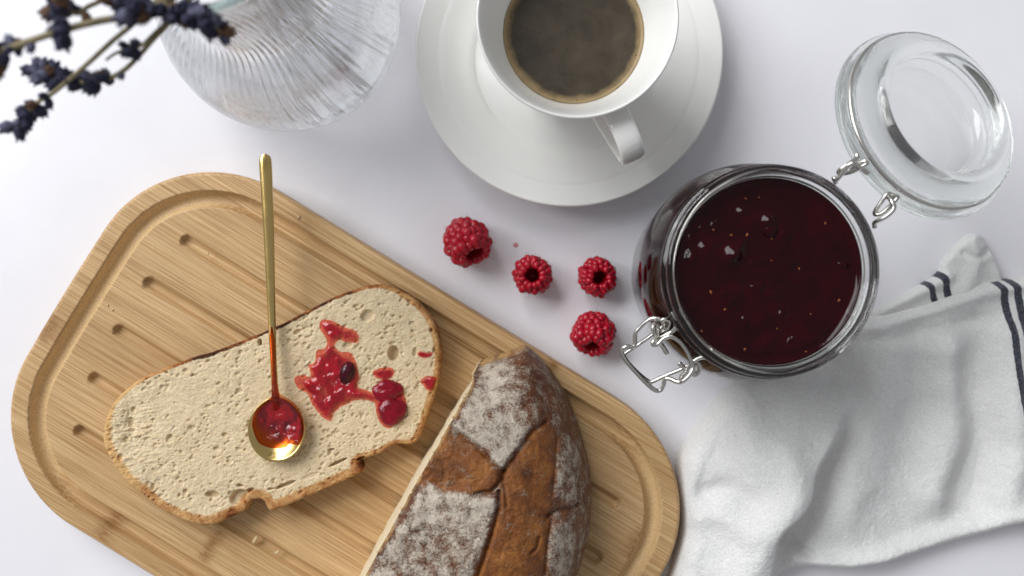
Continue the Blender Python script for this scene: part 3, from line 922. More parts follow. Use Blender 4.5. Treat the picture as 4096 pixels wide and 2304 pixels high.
# ------------------------------------------------------------------ loaf
def make_loaf():
    def z5(pts): return zp(pts, 1300, 1300, 1.4433)
    right = [(1920, 1452, 3.4), (1960, 1432, 3.0), (2010, 1415, 2.8), (2050, 1403, 2.7), (2092, 1384, 2.7), (2125, 1400, 3.0), (2180, 1455, 3.4), (2250, 1550, 4.0), (2300, 1650, 4.2), (2335, 1760, 4.2), (2362, 1860, 4.2), (2380, 1980, 4.2),
             (2376, 2120, 4.2), (2352, 2240, 4.2), (2320, 2340, 4.2), (2240, 2480, 4.2), (2120, 2600, 4.2), (1950, 2700, 4.2), (1750, 2740, 4.2), (1500, 2740, 4.2)]
    cutl = [(1920, 1452, 4.2), (1897, 1490, 5.0), (1889, 1530, 5.2), (1845, 1615, 5.9), (1790, 1715, 6.4), (1690, 1890, 6.9), (1612, 2030, 7.1), (1530, 2180, 7.2), (1460, 2310, 7.2), (1400, 2430, 7.0), (1350, 2560, 6.5), (1340, 2680, 5.0)]
    R = catmull([P(*a)[:2] for a in right], 6 * len(right))
    Lc = catmull([P(*a)[:2] for a in cutl], 6 * len(cutl))
    Lc = Lc + 0.05 * np.array([fbm(Lc[:, 1] * 2.2, Lc[:, 0], 21, 3), fbm(Lc[:, 1] * 2.2, Lc[:, 0], 22, 3)]).T
    R2 = R + 0.03 * np.array([fbm(R[:, 1] * 2, R[:, 0] * 2, 31, 3), fbm(R[:, 1] * 2, R[:, 0] * 2, 32, 3)]).T
    out = np.vstack([R2, Lc[::-1][:-1]])[::-1]
    patches = [z5([(885, 250), (960, 225), (1060, 230), (1210, 330), (1270, 470), (1255, 560), (1180, 650), (1030, 842), (880, 700), (720, 585), (760, 510), (860, 330)]),
               z5([(555, 925), (700, 945), (870, 965), (1000, 1000), (1000, 1040), (960, 1200), (860, 1449), (800, 1700), (150, 1700), (230, 1449), (430, 1120)]),
               z5([(1350, 690), (1440, 665), (1505, 760), (1530, 880), (1500, 1040), (1470, 1095), (1390, 1050), (1318, 1015), (1340, 850)]),
               z5([(1305, 1150), (1440, 1140), (1480, 1300), (1430, 1560), (1270, 1560), (1280, 1300)])]
    zz = [6.8, 7.5, 6.8, 6.4]
    pw = [catmull_closed(P2(p, z), 4) for p, z in zip(patches, zz)]
    creases = [(z5([(715, 582), (870, 690), (1030, 850)]), .10, .16), (z5([(1030, 850), (1110, 740), (1200, 630), (1280, 590)]), .11, .15), (z5([(880, 965), (960, 955), (1020, 890), (1035, 845)]), .09, .16),
               (z5([(1005, 960), (1000, 1060), (960, 1210), (880, 1449), (830, 1600)]), .09, .17), (z5([(1290, 1130), (1340, 1100), (1440, 1110), (1480, 1100)]), .10, .18),
               (z5([(1350, 690), (1335, 860), (1318, 1015)]), .07, .08), (z5([(1310, 1150), (1285, 1300), (1270, 1500)]), .07, .10), (z5([(1235, 1240), (1225, 1300), (1190, 1330)]), .07, .12),
               (z5([(1020, 880), (1040, 960), (1050, 1040)]), .06, .08)]
    cw = [(np.array(P2(p, 7.0)), w, d) for p, w, d in creases]
    seg = np.hypot(*np.gradient(R, axis=0).T)
    def soft_dist(X, Y, R):
        acc = np.zeros(np.shape(X))
        for (rx, ry), dl in zip(R, seg):
            d2 = np.maximum((X - rx) ** 2 + (Y - ry) ** 2, (0.6 * dl) ** 2 + 1e-5)
            acc += dl / (d2 * d2)
        ds = (acc * 2 / math.pi) ** (-1 / 3)
        dt_, _, _ = seg_dist(X, Y, R, closed=False)
        return np.where(dt_ < .3, dt_ + (ds - dt_) * sstep(0, .3, dt_), ds)
    def h(X, Y, D):
        dr = soft_dist(X, Y, R)
        W = 5.0
        e = np.clip(dr / W, 0, 1)
        Z = TB + 0.25 + 5.1 * np.power(np.maximum(1 - (1 - e) ** 2.3, 0), 0.60)
        for p in pw:
            s = sdf(X, Y, p)
            Z += 0.13 * sstep(-0.14, 0.40, s) 
        for p, w, d in cw:
            dd, _, _ = seg_dist(X, Y, p, closed=False)
            Z -= 1.5 * d * np.exp(-(dd / w) ** 2)
        Z += 0.12 * fbm(X * 0.7, Y * 0.7, 41, 3) + 0.075 * fbm(X * 2.2, Y * 2.2, 42, 3) * e - 0.05 * np.maximum(0, 1 - np.abs(fbm(X * 1.5 + 3, Y * 1.0, 45, 3)) / .10) * e + 0.018 * fbm(X * 12, Y * 12, 43, 2)
        return Z
    V, F, D, side = patch(out, 0.055, h, [(0.0, TB + 0.02)])
    x, y = V[:, 0], V[:, 1]
    flour = np.zeros(len(V)); bloom = np.zeros(len(V)) + 0.0
    base = 0.30
    for i, p in enumerate(pw):
        s = sdf(x, y, p)
        a = [0.86, 0.92, 0.60, 0.64][i]
        if i == 0: q_ = P(*z5([(1190, 400)])[0], 6.5); a = a - 0.5 * np.exp(-((x - q_[0]) / .8) ** 2 - ((y - q_[1]) / 1.3) ** 2)
        if i == 1: q_ = P(*z5([(640, 1320)])[0], 7.5); a = a - 0.32 * np.exp(-((x - q_[0]) / 2.0) ** 2 - ((y - q_[1]) / 1.6) ** 2)
        flour = np.maximum(flour, a * sstep(-0.20, 0.36, s + .16 * fbm(x * 1.6, y * 1.6, 93, 3)))
    dr, _, _ = seg_dist(x, y, R, closed=False)
    for p in (z5([(720, 585), (1030, 842), (1030, 900), (880, 965), (555, 925), (640, 730)]), z5([(1030, 850), (1180, 650), (1280, 600), (1350, 690), (1320, 1015), (1300, 1150), (1270, 1560), (850, 1560), (960, 1200), (1000, 1000)])):
        s = sdf(x, y, catmull_closed(P2(p, 7.0), 4))
        b_ = sstep(-0.1, 0.15, s)
        bloom = np.maximum(bloom, b_)
    flour = np.maximum(flour, 0.36 * (1 - bloom)); flour = np.maximum(flour, 0.10)
    # flour grains on the shoulder of the first patch and a dusting along the second score
    p = P(*z5([(750, 910)])[0], 7.0); flour = np.maximum(flour, 0.42 * np.exp(-((x - p[0]) / 0.9) ** 2 - ((y - p[1]) / .22) ** 2))
    p = P(*z5([(1230, 400)])[0], 5.5); flour = np.maximum(flour, 0.40 * np.exp(-((x - p[0]) / 0.8) ** 2 - ((y - p[1]) / .9) ** 2))
    dt, _, _ = seg_dist(x, y, Lc, closed=False)
    dtip, _, _ = seg_dist(x, y, R[:28], closed=False)
    torn = np.maximum((1 - sstep(0.03, 0.14, dt)) * 0.85, (1 - sstep(0.06, 0.26, dtip)))
    torn = torn * (1 - side * 0.3) * np.clip(.55 + 1.1 * fbm(x * 4, y * 4, 97, 3), 0, 1)
    c = (P(1950, 2100, 4)[0], P(1950, 2100, 4)[1], TB)
    t = thing('bread_loaf', 'cut half of a crusty brown loaf dusted with white flour, on the board', 'bread loaf', c)
    build('crust', V, F, M['loaf'], t, c, attrs={'flour': flour, 'bloom': bloom, 'torn': torn})
    # the sawn face: a crumb wall just outside the crust's edge, leaning out towards its foot
    zt = h(Lc[:, 0], Lc[:, 1], 0)
    n = np.array([np.gradient(Lc[:, 1]), -np.gradient(Lc[:, 0])]).T
    n /= np.linalg.norm(n, axis=1)[:, None]
    if np.mean(n[:, 0]) > 0: n = -n
    V = []; F = []; rows = 16
    grow = sstep(0, 40, np.arange(len(Lc)))
    for r in range(rows + 1):
        f = r / rows
        lean = (0.012 + (0.24 * f ** 0.7) * grow)[:, None]
        z = (zt - 0.03) * (1 - f) + (TB + 0.01) * f
        xy = Lc + n * lean + (0.05 * np.array([fbm(Lc[:, 1] * 5, z * 5, 51, 3), fbm(Lc[:, 1] * 5, z * 5, 52, 3)]).T if 0 < r else 0)
        V += [(a, b, zz_) for (a, b), zz_ in zip(xy, z)]
    m = len(Lc)
    for r in range(rows):
        for i in range(m - 1): F.append((r * m + i, r * m + i + 1, (r + 1) * m + i + 1, (r + 1) * m + i))
    V, F = orient(V, F)
    build('cut_face', V, F, M['crumb_plain'], t, c)
    # little torn flakes along the sawn edge
    parts = []
    E, EF = ellipsoid(7, 5)
    for i in range(46):
        k = rng.integers(3, len(Lc) - 20)
        s = rng.uniform(.02, .055)
        v = E * np.array([s * rng.uniform(.7, 1.8), s, s * .8]) * (1 + .3 * rng.normal(size=(len(E), 1)).clip(-1, 1))
        parts.append((v + np.array([*(Lc[k] + n[k] * rng.uniform(-.02, .06)), zt[k] - rng.uniform(0, .06)]), EF))
    v, f = join(parts)
    o = build('torn_flakes', v, f, M['flake'], t, c); o['kind'] = 'stuff'
make_loaf()

# ------------------------------------------------------------------ crumbs on the board and table
def crumb(px, py, z, s, label):
    V, F = ellipsoid(9, 6)
    V = V * (1 + 0.35 * fbm(V[:, 0] * 2 + px, V[:, 1] * 2 + V[:, 2] * 2, int(px), 2)[:, None])
    a = random.uniform(0, 3)
    V = V * np.array([s * 1.6, s * .8, s * .6])
    V = np.column_stack([V[:, 0] * math.cos(a) - V[:, 1] * math.sin(a), V[:, 0] * math.sin(a) + V[:, 1] * math.cos(a), V[:, 2]])
    p = P(px, py, z)
    o = build('crumb', V + np.array([0, 0, s * .5]), F, M['flake'], None, loc=(p[0], p[1], z))
    setprops(o, label, 'crumb', 'bread crumbs on the board')
for a in [(1022, 2157, .13, 'largest pale crumb on the board below the slice'), (1110, 2208, .10, 'pale crumb on the board near its lower edge, right of the largest crumb'),
          (833, 1015, .06, 'tiny crumb in the first finger groove of the board'), (450, 1240, .05, 'tiny crumb just above the third finger groove of the board'),
          (432, 1222, .045, 'tiny crumb left of another one just above the third finger groove'), (1195, 870, .06, 'tiny crumb on the board right of the spoon handle')]:
    crumb(a[0], a[1], TB, a[2], a[3])

V, F = ellipsoid(20, 8)
p = P(2063, 980, 0)
setprops(build('juice_drop', V * np.array([.13, .13, .025]), F, M['juice'], None, loc=(p[0], p[1], 0.004)), 'small pink juice drop on the white table beside the raspberries', 'juice drop')

# ------------------------------------------------------------------ raspberries
drup_V, drup_F = ellipsoid(14, 9)
drup_mesh = []
for i in range(3):
    me = bpy.data.meshes.new('drupelet')
    v = drup_V * (1 + 0.06 * fbm(drup_V[:, 0] * 1.5 + i * 7, drup_V[:, 1] * 1.5 + drup_V[:, 2], i, 2)[:, None])
    me.from_pydata([tuple(a * S * .285) for a in v], [], drup_F); me.materials.append(M['rasp'])
    me.polygons.foreach_set('use_smooth', [True] * len(me.polygons))
    drup_mesh.append(me)
def raspberry(px, py, size, axis, label, seed):
    r = np.random.default_rng(seed)
    ax = Vector(axis).normalized()
    rot = Vector((0, 0, 1)).rotation_difference(ax)
    zc = 1.0 * size
    p = P(px, py, zc)
    t = thing('raspberry', label, 'raspberry', (p[0], p[1], zc), (0, 0, 0), 'raspberries on the table')
    t.rotation_euler = (rot @ Quaternion((0, 0, 1), r.uniform(0, 6))).to_euler()
    t.scale = (size,) * 3
    core = [(0, -.85), (.35, -.78), (.62, -.5), (.76, -.1), (.76, .3), (.62, .62), (.48, .78), (.40, .72), (.36, .3), (.30, -.2), (.15, -.45), (0, -.5)]
    V, F = lathe(core, 28, 3)
    V, F = orient(V, F)
    build('core', V, F, M['raspin'], t)
    rings = [(.58, .74, 13), (.76, .50, 16), (.82, .20, 17), (.80, -.10, 16), (.70, -.39, 14), (.52, -.63, 11), (.27, -.79, 6), (.0, -.84, 1)]
    hairs = []
    for k, (rr, z, n) in enumerate(rings):
        for j in range(n):
            a = 2 * math.pi * (j + 0.5 * (k % 2)) / n + r.normal(0, .05)
            q = rr * (1 + r.normal(0, .04)); zz = z + r.normal(0, .045)
            o = bpy.data.objects.new('drupelet', drup_mesh[r.integers(3)]); C.objects.link(o)
            o.parent = t
            o.location = (q * math.cos(a) * S, q * math.sin(a) * S, zz * S)
            nrm = Vector((math.cos(a) * rr, math.sin(a) * rr, (z + .05) * .75)) if rr > 0 else Vector((0, 0, -1))
            o.rotation_euler = nrm.to_track_quat('Z', 'Y').to_euler()
            s = (1.0 if k else .82) * r.uniform(.82, 1.14)
            o.scale = (s * .86, s, s * .95)
            if r.random() < .45:
                d = np.array(nrm.normalized()); b0 = np.array([q * math.cos(a), q * math.sin(a), zz]) + d * .2
                d2 = d + r.normal(0, .35, 3)
                hairs.append(tube([b0, b0 + d2 * .10, b0 + d2 * .17 + r.normal(0, .04, 3)], [.010, .007, .003], 4))
    v, f = join(hairs)
    o = build('hairs', v, f, M['hair'], t); o['kind'] = 'stuff'
raspberry(1866, 966, 1.13, (.42, -.62, .45), 'largest raspberry, tipped over, farthest from the jam jar', 1)
raspberry(2131, 1102, 0.93, (-.05, .02, 1), 'raspberry standing hollow side up between two others, left of the upper right one', 2)
raspberry(2387, 1106, 0.91, (.12, -.10, 1), 'hollow side up raspberry closest to the jar body, above the lowest raspberry', 3)
raspberry(2374, 1330, 1.02, (-.10, -.80, .55), 'lowest raspberry, tipped towards the board, beside the open jar clasp', 4)

# ------------------------------------------------------------------ saucer, cup, coffee
def make_cup():
    sc0 = P(2276, 214, 1.75)
    prof = [(0, .25), (2.6, .22), (2.9, .05), (3.3, 0.0), (3.5, .06), (3.6, .3), (4.6, .55), (5.8, .98), (6.9, 1.5), (7.42, 1.78), (7.53, 1.86), (7.48, 1.95), (7.35, 1.93), (6.8, 1.70), (6.45, 1.52), (6.25, 1.46), (5.6, 1.16),
            (4.95, .92), (4.72, .80), (4.60, .72), (4.2, .66), (3.0, .60), (0, .58)]
    V, F = lathe(prof, 160, 4)
    V, F = orient(V, F)
    o = build('saucer', V, F, M['porcelain'], None, loc=(sc0[0], sc0[1], 0))
    setprops(o, 'round white porcelain saucer under the coffee cup', 'saucer')
    rimc = P(2309, 70, 7.5)
    cx, cyy = (sc0[0] + rimc[0]) / 2, (sc0[1] + rimc[1]) / 2
    b = 0.66
    t = thing('coffee_cup', 'white porcelain cup of black coffee with a strap handle, on the saucer', 'cup', (cx, cyy, b))
    pr = [(0, b + .15), (1.9, b + .15), (2.05, b), (2.35, b), (2.45, b + .2), (2.6, 1.6), (2.85, 2.8), (3.15, 4.2), (3.55, 5.5), (4.0, 6.7), (4.26, 7.38), (4.32, 7.5), (4.28, 7.57), (4.19, 7.54), (3.98, 7.1), (3.65, 6.3), (3.25, 5.35), (2.95, 4.5), (2.65, 3.2), (2.4, 2.0), (2.0, 1.35), (0, 1.2)]
    V, F = lathe(pr, 144, 4)
    V, F = orient(V, F)
    V = np.array(V) + np.array([cx, cyy, 0])
    build('bowl', V, F, M['porcelain'], t, (cx, cyy, b))
    # strap handle
    hd = np.array([0.415, -0.91]); hd /= np.linalg.norm(hd); tn = np.array([-hd[1], hd[0]])
    loop = [(3.79, 6.12), (4.15, 6.38), (4.8, 6.60), (5.6, 6.52), (6.12, 6.12), (6.25, 5.5), (5.95, 4.8), (5.25, 4.0), (4.35, 3.3), (3.55, 2.9), (2.83, 2.75)]
    wid = [.64, .58, .56, .56, .56, .54, .50, .46, .44, .46, .50]
    q = catmull([(a, z, w) for (a, z), w in zip(loop, wid)], 8 * len(loop))
    T = np.gradient(q[:, :2], axis=0); T /= np.linalg.norm(T, axis=1)[:, None]
    Vv = []; F = []
    sec = [(math.copysign(abs(math.cos(a)) ** .8, math.cos(a)), math.copysign(abs(math.sin(a)) ** .6, math.sin(a))) for a in np.linspace(0, 2 * np.pi, 20, endpoint=False)]
    for i in range(len(q)):
        r, z, w = q[i]; nn = np.array([-T[i][1], T[i][0]])
        for a, c_ in sec:
            rr = r + nn[0] * c_ * .17; zz = z + nn[1] * c_ * .17
            xy = np.array([cx, cyy]) + hd * rr + tn * (a * w)
            Vv.append((xy[0], xy[1], zz))
    K = len(sec)
    for i in range(len(q) - 1):
        for j in range(K): F.append((i * K + j, i * K + (j + 1) % K, (i + 1) * K + (j + 1) % K, (i + 1) * K + j))
    F.append(tuple(range(K))); F.append(tuple((len(q) - 1) * K + j for j in range(K)))
    V, F = orient(Vv, F)
    build('handle', V, F, M['porcelain'], t, (cx, cyy, b))
    # coffee: level surface with a raised meniscus
    zc = 5.12; rw = 3.175
    rad = np.concatenate([np.linspace(0, rw - .16, 24), rw - .16 + np.linspace(.02, .16, 10)])
    prof = [(r, zc + 0.10 * max(0, (r - (rw - .16)) / .16) ** 2.2) for r in rad] + [(rw - .05, zc - .1), (2.9, 4.3), (0, 4.3)]
    V, F = lathe(prof[::-1], 144)
    V, F = orient(V, F)
    V = np.array(V)
    rr = np.hypot(V[:, 0], V[:, 1]) / rw
    o = build('coffee', V, F, M['coffee'], None, (0, 0, zc), attrs={'rim': rr}, loc=(cx, cyy, zc))
    setprops(o, 'black coffee with thin tan crema inside the white cup', 'coffee')
make_cup()

# ------------------------------------------------------------------ jam jar with open lid
def make_jar():
    rc = P(3093, 1085, 10.5); jx, jy = rc[0], rc[1]
    t = thing('jam_jar', 'round glass clip top jar of dark jam with its lid hinged open', 'jar', (jx, jy, 0))
    org = (jx, jy, 0)
    outer = [(0, .08), (3.2, .08), (3.7, 0), (4.05, .25), (4.3, 1.2), (4.5, 3.5), (4.68, 6.0), (4.70, 7.0), (4.58, 7.9), (4.30, 8.6), (4.05, 8.95), (4.0, 9.15), (4.05, 9.35), (4.24, 9.5), (4.30, 9.7), (4.27, 9.95), (4.10, 10.05), (4.08, 10.2), (4.18, 10.32), (4.16, 10.5), (4.02, 10.58), (3.90, 10.5)]
    inner = [(3.84, 10.36), (3.90, 10.24), (3.80, 10.14), (3.84, 10.04), (3.74, 9.94), (3.76, 9.84), (3.70, 9.7), (3.70, 9.3), (3.80, 8.9), (4.08, 8.4), (4.32, 7.7), (4.42, 6.9), (4.38, 6.0), (4.2, 3.5), (4.0, 1.4), (3.6, .75), (0, .7)]
    V, F = lathe(outer + inner, 128, 4)
    V, F = orient(V, F)
    build('jar_body', np.array(V) + np.array(org), F, M['glass'], t, org)
    # the jam inside, a little into the glass so that it wets it
    zj = 9.62
    rad = np.linspace(0, 3.74, 60)
    side = [(3.74, 9.3), (3.84, 8.88), (4.12, 8.38), (4.36, 7.7), (4.46, 6.9), (4.42, 6.0), (4.24, 3.5), (4.04, 1.4), (3.62, .71), (0, .66)]
    n = 150
    th = np.linspace(0, 2 * np.pi, n, endpoint=False)
    V = []; F = []
    cr = np.random.default_rng(3)
    chunks = [(cr.normal(-.9, 1.3), cr.normal(.3, 1.5), r_, r_ * cr.uniform(.42, .60)) for r_ in cr.uniform(.12, .34, 30)]
    RR, TT = np.meshgrid(rad[1:], th, indexing='ij')
    X, Y = RR * np.cos(TT), RR * np.sin(TT)
    def top(X, Y):
        Z = 0.16 * fbm(X * .5, Y * .5, 61, 2) + 0.05 * fbm(X * 2.0, Y * 2.0, 62, 3)
        for a, b, r, h in chunks: Z += h * np.exp(-((X - a) ** 2 + (Y - b) ** 2) / r ** 2)
        R = np.hypot(X, Y)
        Z = Z * sstep(3.8, 3.2, R) + 0.20 * np.clip((R - 3.45) / .3, 0, 1) ** 2
        return zj + Z
    Z = top(X, Y)
    V.append((0, 0, float(top(np.array([0.]), np.array([0.]))[0])))
    V += list(zip(X.ravel(), Y.ravel(), Z.ravel()))
    m = len(rad) - 1
    for r, z in side[:-1]: V += [(r * math.cos(a), r * math.sin(a), z) for a in th]
    V.append((0, 0, side[-1][1]))
    rows = m + len(side) - 1
    for j in range(n):
        k = (j + 1) % n
        F.append((0, 1 + j, 1 + k))
        for i in range(rows - 1):
            a = 1 + i * n
            F.append((a + j, a + n + j, a + n + k, a + k))
        a = 1 + (rows - 1) * n
        F.append((a + j, len(V) - 1, a + k))
    jam = build('jar_jam', V, F, M['jarjam'], None, loc=(jx, jy, 0))
    setprops(jam, 'dark red raspberry jam with seeds filling the open glass jar', 'jam')
    lr = np.random.default_rng(5)
    for i in range(13):
        a, q = lr.uniform(0, 6.28), 3.2 * math.sqrt(lr.random())
        lx, ly = q * math.cos(a), q * math.sin(a)
        hz = float(top(np.array([lx]), np.array([ly]))[0])
        Vb, Fb = ellipsoid(24, 14)
        Vb = Vb * (1 + .28 * fbm(Vb[:, 0] * 1.5 + i, Vb[:, 1] * 1.5 + Vb[:, 2], i, 3)[:, None])
        sx = lr.uniform(.22, .5); an = lr.uniform(0, 3.1)
        Vb = Vb * np.array([sx, sx * lr.uniform(.55, 1), sx * .5])
        Vb = np.column_stack([Vb[:, 0] * math.cos(an) - Vb[:, 1] * math.sin(an), Vb[:, 0] * math.sin(an) + Vb[:, 1] * math.cos(an), Vb[:, 2]])
        build('fruit_lump', Vb + np.array([lx, ly, hz - sx * .5 + lr.uniform(.0, .06)]), Fb, M['jarjam'], jam)
    E, EF = ellipsoid(8, 6)
    sm = bpy.data.meshes.new('seed'); sm.from_pydata([tuple(v * np.array([.075, .045, .03]) * S) for v in E], [], EF); sm.materials.append(M['seed'])
    sm.polygons.foreach_set('use_smooth', [True] * len(sm.polygons))
    for zx, zy in [(627, 440), (722, 470), (948, 490), (810, 468), (975, 985), (612, 785), (1103, 655), (950, 610), (805, 268), (878, 262), (1305, 1010), (1320, 830), (690, 880), (1240, 405), (1160, 905), (1135, 1112), (560, 1000), (800, 1100)]:
        p = P(2400 + zx / 1.38, 600 + zy / 1.38, zj)
        lx, ly = p[0] - jx, p[1] - jy
        if math.hypot(lx, ly) > 3.6: continue
        o = bpy.data.objects.new('seed', sm); C.objects.link(o); o.parent = jam
        o.location = (lx * S, ly * S, (float(top(np.array([lx]), np.array([ly]))[0]) - .012) * S)
        o.rotation_euler = (0, 0, random.uniform(0, 3)); o.scale = (random.uniform(.6, 1.25),) * 3
    # wires ------------------------------------------------------------
    W = 0.095
    u = np.array([0.735, 0.678]); v = np.array([0.678, -0.735])       # towards the hinge, along the hinge axis (image lower right)
    def L(a, b, z): return np.array([jx + u[0] * a + v[0] * b, jy + u[1] * a + v[1] * b, z])
    ringp = [(jx + 4.13 * math.cos(a), jy + 4.13 * math.sin(a), 9.17) for a in np.linspace(0, 2 * np.pi, 96, endpoint=False)]
    V, F = tube(ringp, W, 10, closed=True)
    build('neck_wire', V, F, M['steel'], t, org)
    def wire(name, pts, r=W, parent=t, sm=7):
        V, F = tube(pts, r, 10, sm); return build(name, V, F, M['steel'], parent, org)
    # hinge: two arms leave the neck ring and end in eyes
    za = 9.9
    def arm(pxs, zs): return [P(px, py, z) for (px, py), z in zip(pxs, zs)]
    z3 = lambda pts: zp(pts, 3250, 550, 3.622)
    wire('hinge_arm', arm(z3([(340, 650), (310, 590), (360, 600), (440, 500), (530, 395), (620, 375), (700, 440), (800, 520)]), [9.3, 9.55, 9.6, 9.8, 10.0, 10.05, 9.8, 9.6]))
    wire('hinge_arm', arm(z3([(900, 1300), (905, 1230), (1000, 1180), (1110, 1110), (1180, 1020), (1150, 930), (1090, 850)]), [9.3, 9.5, 9.75, 9.9, 9.95, 9.9, 9.7]))
    wire('hinge_eye', arm(z3([(640, 240), (640, 300), (540, 370), (420, 450), (380, 510), (450, 520), (580, 490), (700, 430), (790, 370), (740, 345), (640, 390), (560, 470)]), [9.7, 9.75, 9.8, 9.7, 9.5, 9.4, 9.6, 9.85, 10.0, 9.95, 9.75, 9.55]))
    wire('hinge_eye', arm(z3([(1200, 870), (1130, 820), (1070, 830), (1000, 930), (920, 1050), (910, 1110), (1000, 1100), (1120, 1000), (1210, 900), (1230, 860), (1190, 840)]), [9.6, 9.65, 9.7, 9.6, 9.45, 9.35, 9.5, 9.7, 9.9, 9.8, 9.6]))
    # clasp hanging open on the opposite side
    z2 = lambda pts: zp(pts, 2450, 1200, 3.622)
    wire('clasp_lever', arm(z3 and z2([(760, 400), (735, 330), (700, 290), (640, 268), (540, 280), (400, 395), (330, 495), (325, 640), (285, 682), (190, 680), (135, 735), (200, 880), (400, 1110), (590, 1290), (690, 1312), (735, 1240), (765, 1150), (830, 1140), (940, 1185), (1030, 1175), (1120, 1080)]),
         [8.6, 8.7, 8.7, 8.7, 8.6, 8.4, 8.3, 8.2, 8.2, 8.2, 8.1, 8.0, 7.9, 7.9, 7.9, 8.0, 8.1, 8.2, 8.4, 8.5, 8.6]), sm=9)
    wire('clasp_bail', arm(z2([(820, 300), (700, 410), (500, 560), (300, 700), (180, 780), (160, 820), (240, 930), (400, 1090), (520, 1180), (560, 1190), (760, 1100), (1000, 1000), (1180, 900)]),
         [8.2, 8.1, 7.9, 7.7, 7.6, 7.5, 7.5, 7.5, 7.5, 7.6, 7.8, 8.0, 8.2]))
    wire('clasp_hook', arm(z2([(880, 150), (915, 240), (935, 320), (910, 410), (860, 460), (780, 500), (700, 540), (720, 480), (800, 400), (825, 300), (770, 275), (700, 300)]), [9.2, 9.2, 9.15, 9.1, 9.0, 8.9, 8.75, 8.5, 8.5, 8.75, 8.9, 8.9]))
    wire('clasp_hook', arm(z2([(1640, 960), (1500, 890), (1380, 840), (1290, 830), (1200, 870), (1150, 920), (1100, 1000), (1180, 1090), (1250, 1040), (1265, 960), (1240, 900)]), [9.2, 9.2, 9.15, 9.05, 9.0, 8.9, 8.7, 8.45, 8.45, 8.6, 8.7]))
    wire('clasp_spring', arm(z2([(790, 775), (720, 660), (650, 560), (600, 460), (590, 380), (630, 340), (660, 420), (660, 530), (600, 590), (585, 640), (650, 645), (740, 560), (850, 530), (970, 600), (1070, 730), (1130, 860), (1165, 980), (1120, 1080), (1040, 1160), (995, 1170), (1000, 1110), (1060, 1050), (1150, 985), (1185, 1080)]),
         [8.3, 8.5, 8.75, 8.9, 8.9, 8.7, 8.6, 8.8, 8.95, 8.95, 8.95, 9.0, 9.05, 9.05, 9.0, 9.0, 9.0, 9.0, 8.95, 8.85, 8.7, 8.6, 8.6, 8.5]))
    wire('clasp_stub', arm(z2([(965, 910), (1020, 970), (1075, 1030)]), [8.5, 8.55, 8.6]))
    # lid, hinged right back, underside up and drooping outwards ------------------
    dl = math.radians(23)
    d3 = np.array([u[0], u[1], 0]); t3 = np.array([v[0], v[1], 0]); zz = np.array([0, 0, 1.0])
    w3 = d3 * math.cos(dl) - zz * math.sin(dl); n3 = d3 * math.sin(dl) + zz * math.cos(dl)
    hinge = L(5.1, 0.0, 9.7)
    RL = 4.38
    prof = [(0, -.30), (2.8, -.30), (3.5, -.22), (4.1, .02), (4.36, .12), (4.40, .26), (4.34, .42), (4.1, .48), (3.96, .62), (3.95, .82), (4.06, .95), (4.04, 1.02), (3.80, 1.14), (3.42, 1.42), (3.2, 1.66), (3.04, 1.74), (2.88, 1.68), (2.76, 1.46), (2.68, .95), (2.5, .62), (2.2, .48), (1.4, .42), (0, .40)]
    # measured centre of the flange in the photograph
    lc = P(3676, 507, 7.6)
    V, F = lathe(prof, 128, 5)
    V, F = orient(V, F); V = np.array(V) * 0.97
    Vw = lc + V[:, :1] * w3 + V[:, 1:2] * t3 + V[:, 2:3] * n3
    Vw, F = orient(Vw, F)
    frost = sstep(.98, 1.12, V[:, 2]) * sstep(3.1, 3.3, np.hypot(V[:, 0], V[:, 1]))
    lid = build('lid', Vw, F, M['lidglass'], t, org, attrs={'frost': frost})
    lid['label'] = 'clear glass lid folded right back behind the jar'
    ring = [lc + w3 * 3.95 * math.cos(a) + t3 * 3.95 * math.sin(a) + n3 * .72 for a in np.linspace(0, 2 * np.pi, 96, endpoint=False)]
    V, F = tube(ring, .09, 10, closed=True)
    build('lid_wire', V, F, M['steel'], lid, org)
    return t
make_jar()

